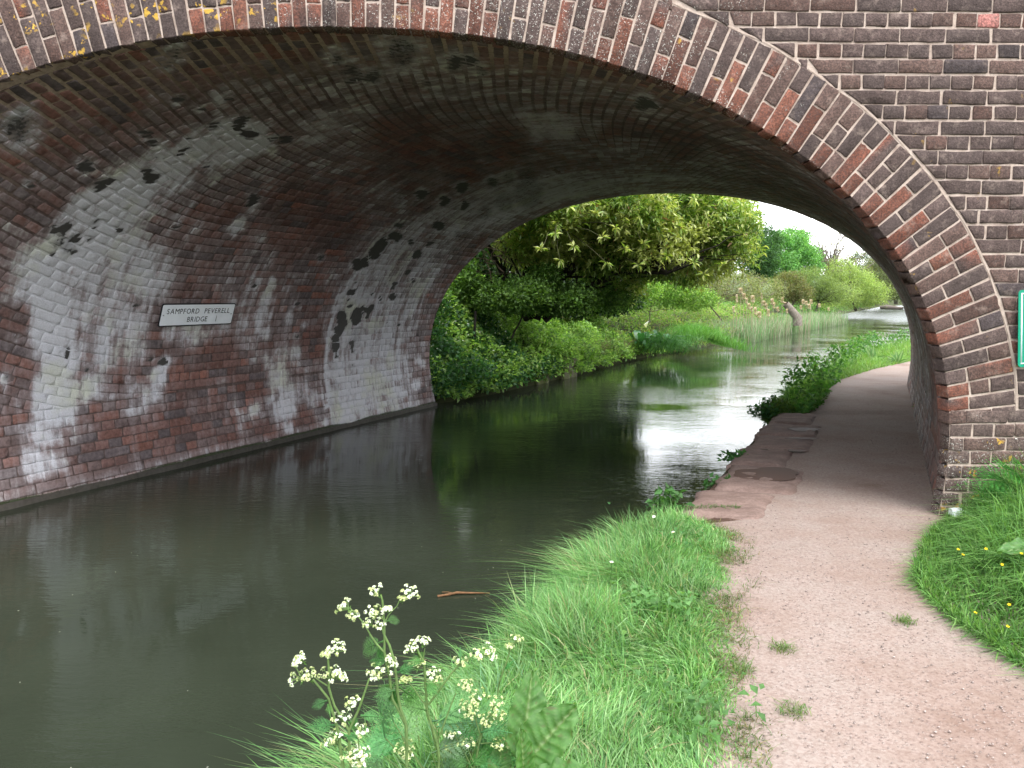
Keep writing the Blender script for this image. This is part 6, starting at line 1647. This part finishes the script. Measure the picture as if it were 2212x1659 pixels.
# ---- docks
def dock_leaf(base, tipv, up, W, seed, fold=.22, nu=40, nv=21, wav=.09):
    base = np.array(base, float); tipv = np.array(tipv, float); d = tipv - base; L = np.linalg.norm(d); d = d / L
    s = unit(np.cross(d, up)); u = np.cross(s, d)
    T, S = np.meshgrid(np.linspace(0, 1, nu), np.linspace(-1, 1, nv), indexing='ij'); T = T.ravel(); S = S.ravel()
    w = W * .5 * np.clip(np.sin(np.clip(T ** .8 * .97 + .03, 0, 1) * math.pi), 0, 1) ** .62
    edge = np.abs(S) ** 2
    wave = wav * W * edge * np.sin(T * 26 + seed + S * 2) * .6
    vein = .012 * W * np.cos((T * 9 - np.abs(S) * 1.4) * 2 * math.pi) * (1 - np.abs(S)) - .02 * W * np.exp(-(S / .12) ** 2)
    w2 = w * (1 + .035 * np.sin(T * 34 + seed * 2) * edge)
    p = base + np.outer(T * L, d) + np.outer(S * w2, s) + np.outer(fold * np.abs(S) * w + wave + vein * 3.2 - .18 * L * T ** 2, u)
    idx = np.arange(nu * nv).reshape(nu, nv)
    q = np.stack([idx[:-1, :-1], idx[1:, :-1], idx[1:, 1:], idx[:-1, 1:]], -1).reshape(-1, 4)
    mid = np.exp(-(S / .08) ** 2)[:, None]; ve = np.clip(np.cos((T * 9 - np.abs(S) * 1.4) * 2 * math.pi), 0, 1)[:, None] ** 6 * .35
    n_ = fbm(np.stack([T * 7 + seed, S * 3], 1), 9, 3)[:, None]
    c = np.array((.05, .15, .025)) * (1 - n_) + np.array((.12, .25, .07)) * n_
    c = c * (1 - np.clip(mid + ve, 0, 1) * .75) + np.array((.26, .36, .15)) * np.clip(mid + ve, 0, 1) * .75
    br = sstep(.74, .80, fbm(np.stack([T * 13 + seed, S * 5], 1), 19, 2))[:, None] * .45
    c = c * (1 - br) + np.array((.13, .08, .04)) * br
    return p, q, c
def mz(x, y, Y): return at(x, y, Y)
db = np.array([.05, 1.72, .0])
root = empty("dock_plant", db, "large dock with broad crinkled leaves at the bottom edge of the verge", "plant")
for (a, b, W, up, sd) in [((1125, 1640, 1.72), (1158, 1450, 1.80), .085, (.25, -1, .5), 1), ((1130, 1655, 1.66), (1232, 1525, 1.66), .10, (-.5, -.9, .6), 4), ((1150, 1690, 1.6), (1290, 1665, 1.55), .08, (0, -.3, 1), 7), ((1075, 1690, 1.7), (1085, 1600, 1.78), .05, (0, -1, .6), 9), ((1130, 1690, 1.62), (1140, 1585, 1.6), .05, (.6, -.7, .4), 12), ((1010, 1660, 1.75), (985, 1520, 1.85), .07, (-.2, -.8, .7), 14)]:
    p, q, c = dock_leaf(mz(*a), mz(*b), up, W * 1.15, sd)
    mesh("leaf", p - db, [q], M['leaf'], root, True, {'col': c})
    mb = MB(); st = mz(*a); mb.tube([db, (db + st) / 2 + [0, 0, .01], st], [.005, .004, .003], 5, (.12, .22, .07)); mb.build("stem", M['leaf'], root, True, origin=db)
db = np.array([2.75, 3.6, .28])
root = empty("dock_plant", db, "pale broad dock leaf poking in from the right edge above the grass", "plant")
for (a, b, W, up, sd) in [((2290, 1190, 3.3), (2172, 1168, 3.2), .075, (0, -.4, 1), 3)]:
    p, q, c = dock_leaf(mz(*a), mz(*b), up, W * 1.6, sd)
    mesh("leaf", p - db, [q], M['leaf_gloss'], root, True, {'col': c * 1.1})
# ferny plant at the right against the wall
db = np.array([2.95, 4.2, .2])
root = empty("fern_plant", db, "bright ferny plant against the brick wall at the right edge", "plant")
for (a, b) in [((2200, 1050), (2108, 1020)), ((2220, 1040), (2150, 990)), ((2200, 1080), (2140, 1045)), ((2230, 1030), (2200, 985)), ((2240, 1080), (2170, 1070)), ((2210, 1100), (2150, 1095)), ((2230, 1000), (2260, 960)), ((2180, 1060), (2120, 1075))]:
    p, q_ = mz(a[0], a[1], 4.15), mz(b[0], b[1], 4.05)
    fern_leaf(root, p, q_ - p, (0, -.6, 1), np.linalg.norm(q_ - p) * 1.15, (.06, .22, .04), db, npair=9, wr=.38)
    mb = MB(); mb.tube([db, (db + p) / 2, p], [.004, .003, .002], 4, STEM); mb.build("stem", M['leaf'], root, True, origin=db)
# docks on the far verge (upright leaves)
for (x_, y_, Y_, s_, lab) in [(1885, 745, 15.5, .34, "upright dock leaves on the far verge, taller and left of its neighbour"), (1940, 755, 15.0, .26, "low leafy dock on the far verge beside the arch"), (1785, 790, 12.6, .24, "dock with spreading leaves nearest the water on the far verge"), (1840, 770, 14, .2, "small dock between two larger ones on the far verge")]:
    b = at(x_, y_, Y_); b[2] = gz(b[0], b[1])
    root = empty("dock_plant", b, lab, "plant", "docks on the far verge")
    for k in range(9):
        a = rnd.uniform(0, 6.28); el = rnd.uniform(.5, 1.35)
        d = np.array((math.cos(a) * math.cos(el), math.sin(a) * math.cos(el), math.sin(el))) * s_ * rnd.uniform(.7, 1.2)
        p, q, c = dock_leaf(b + d * .1, b + d, (rnd.uniform(-.2, .2), -.8, .7), s_ * .3, k, nu=8, nv=5)
        mesh("leaf", p - b, [q], M['leaf'], root, True, {'col': c * 1.1})

# stones at the foot of the right-hand wall
rock("white_stone", at(2068, 1088, 4.3) * [1, 1, 0] + [0, 0, .09], (.075, .06, .045), .3, M['sign_white'], 31, "small white stone against the foot of the brick corner", "stone")

# ---- floating things
stk = np.array([-.33, 4.0, -.275])
mb = MB()
mb.tube([(0, 0, 0), (.07, .02, .004), (.10, .035, .006), (.17, .035, .004), (.28, .04, .0)], [.008, .007, .008, .006, .003], 6, (.17, .09, .045))
mb.tube([(.09, .03, .004), (.05, .045, .006), (.02, .05, .004)], [.004, .003, .002], 5, (.17, .09, .045))
o = mb.build("floating_twig", M['bark'], None, True); o.location = stk
tag(o, "orange brown forked twig floating on the dark water near the verge", "twig")
n = 44
y = rng.uniform(1.9, 5.5, n); x = rng.uniform(-2.6, .2, n); k = x < Rx(y) - .1; x, y = x[k], y[k]; n = len(x)
D = rdir(n); D[:, 2] = 0
tag(leaf_mesh("floating_petals", [leaf_arrays(np.stack([x, y, np.full(n, -.277)], 1), D, np.tile([0, 0, 1.0], (n, 1)), rng.uniform(.004, .010, n), rng.uniform(.003, .006, n), np.tile([.7, .7, .62], (n, 1)), .05, 0)], M['petal']), kind="stuff")
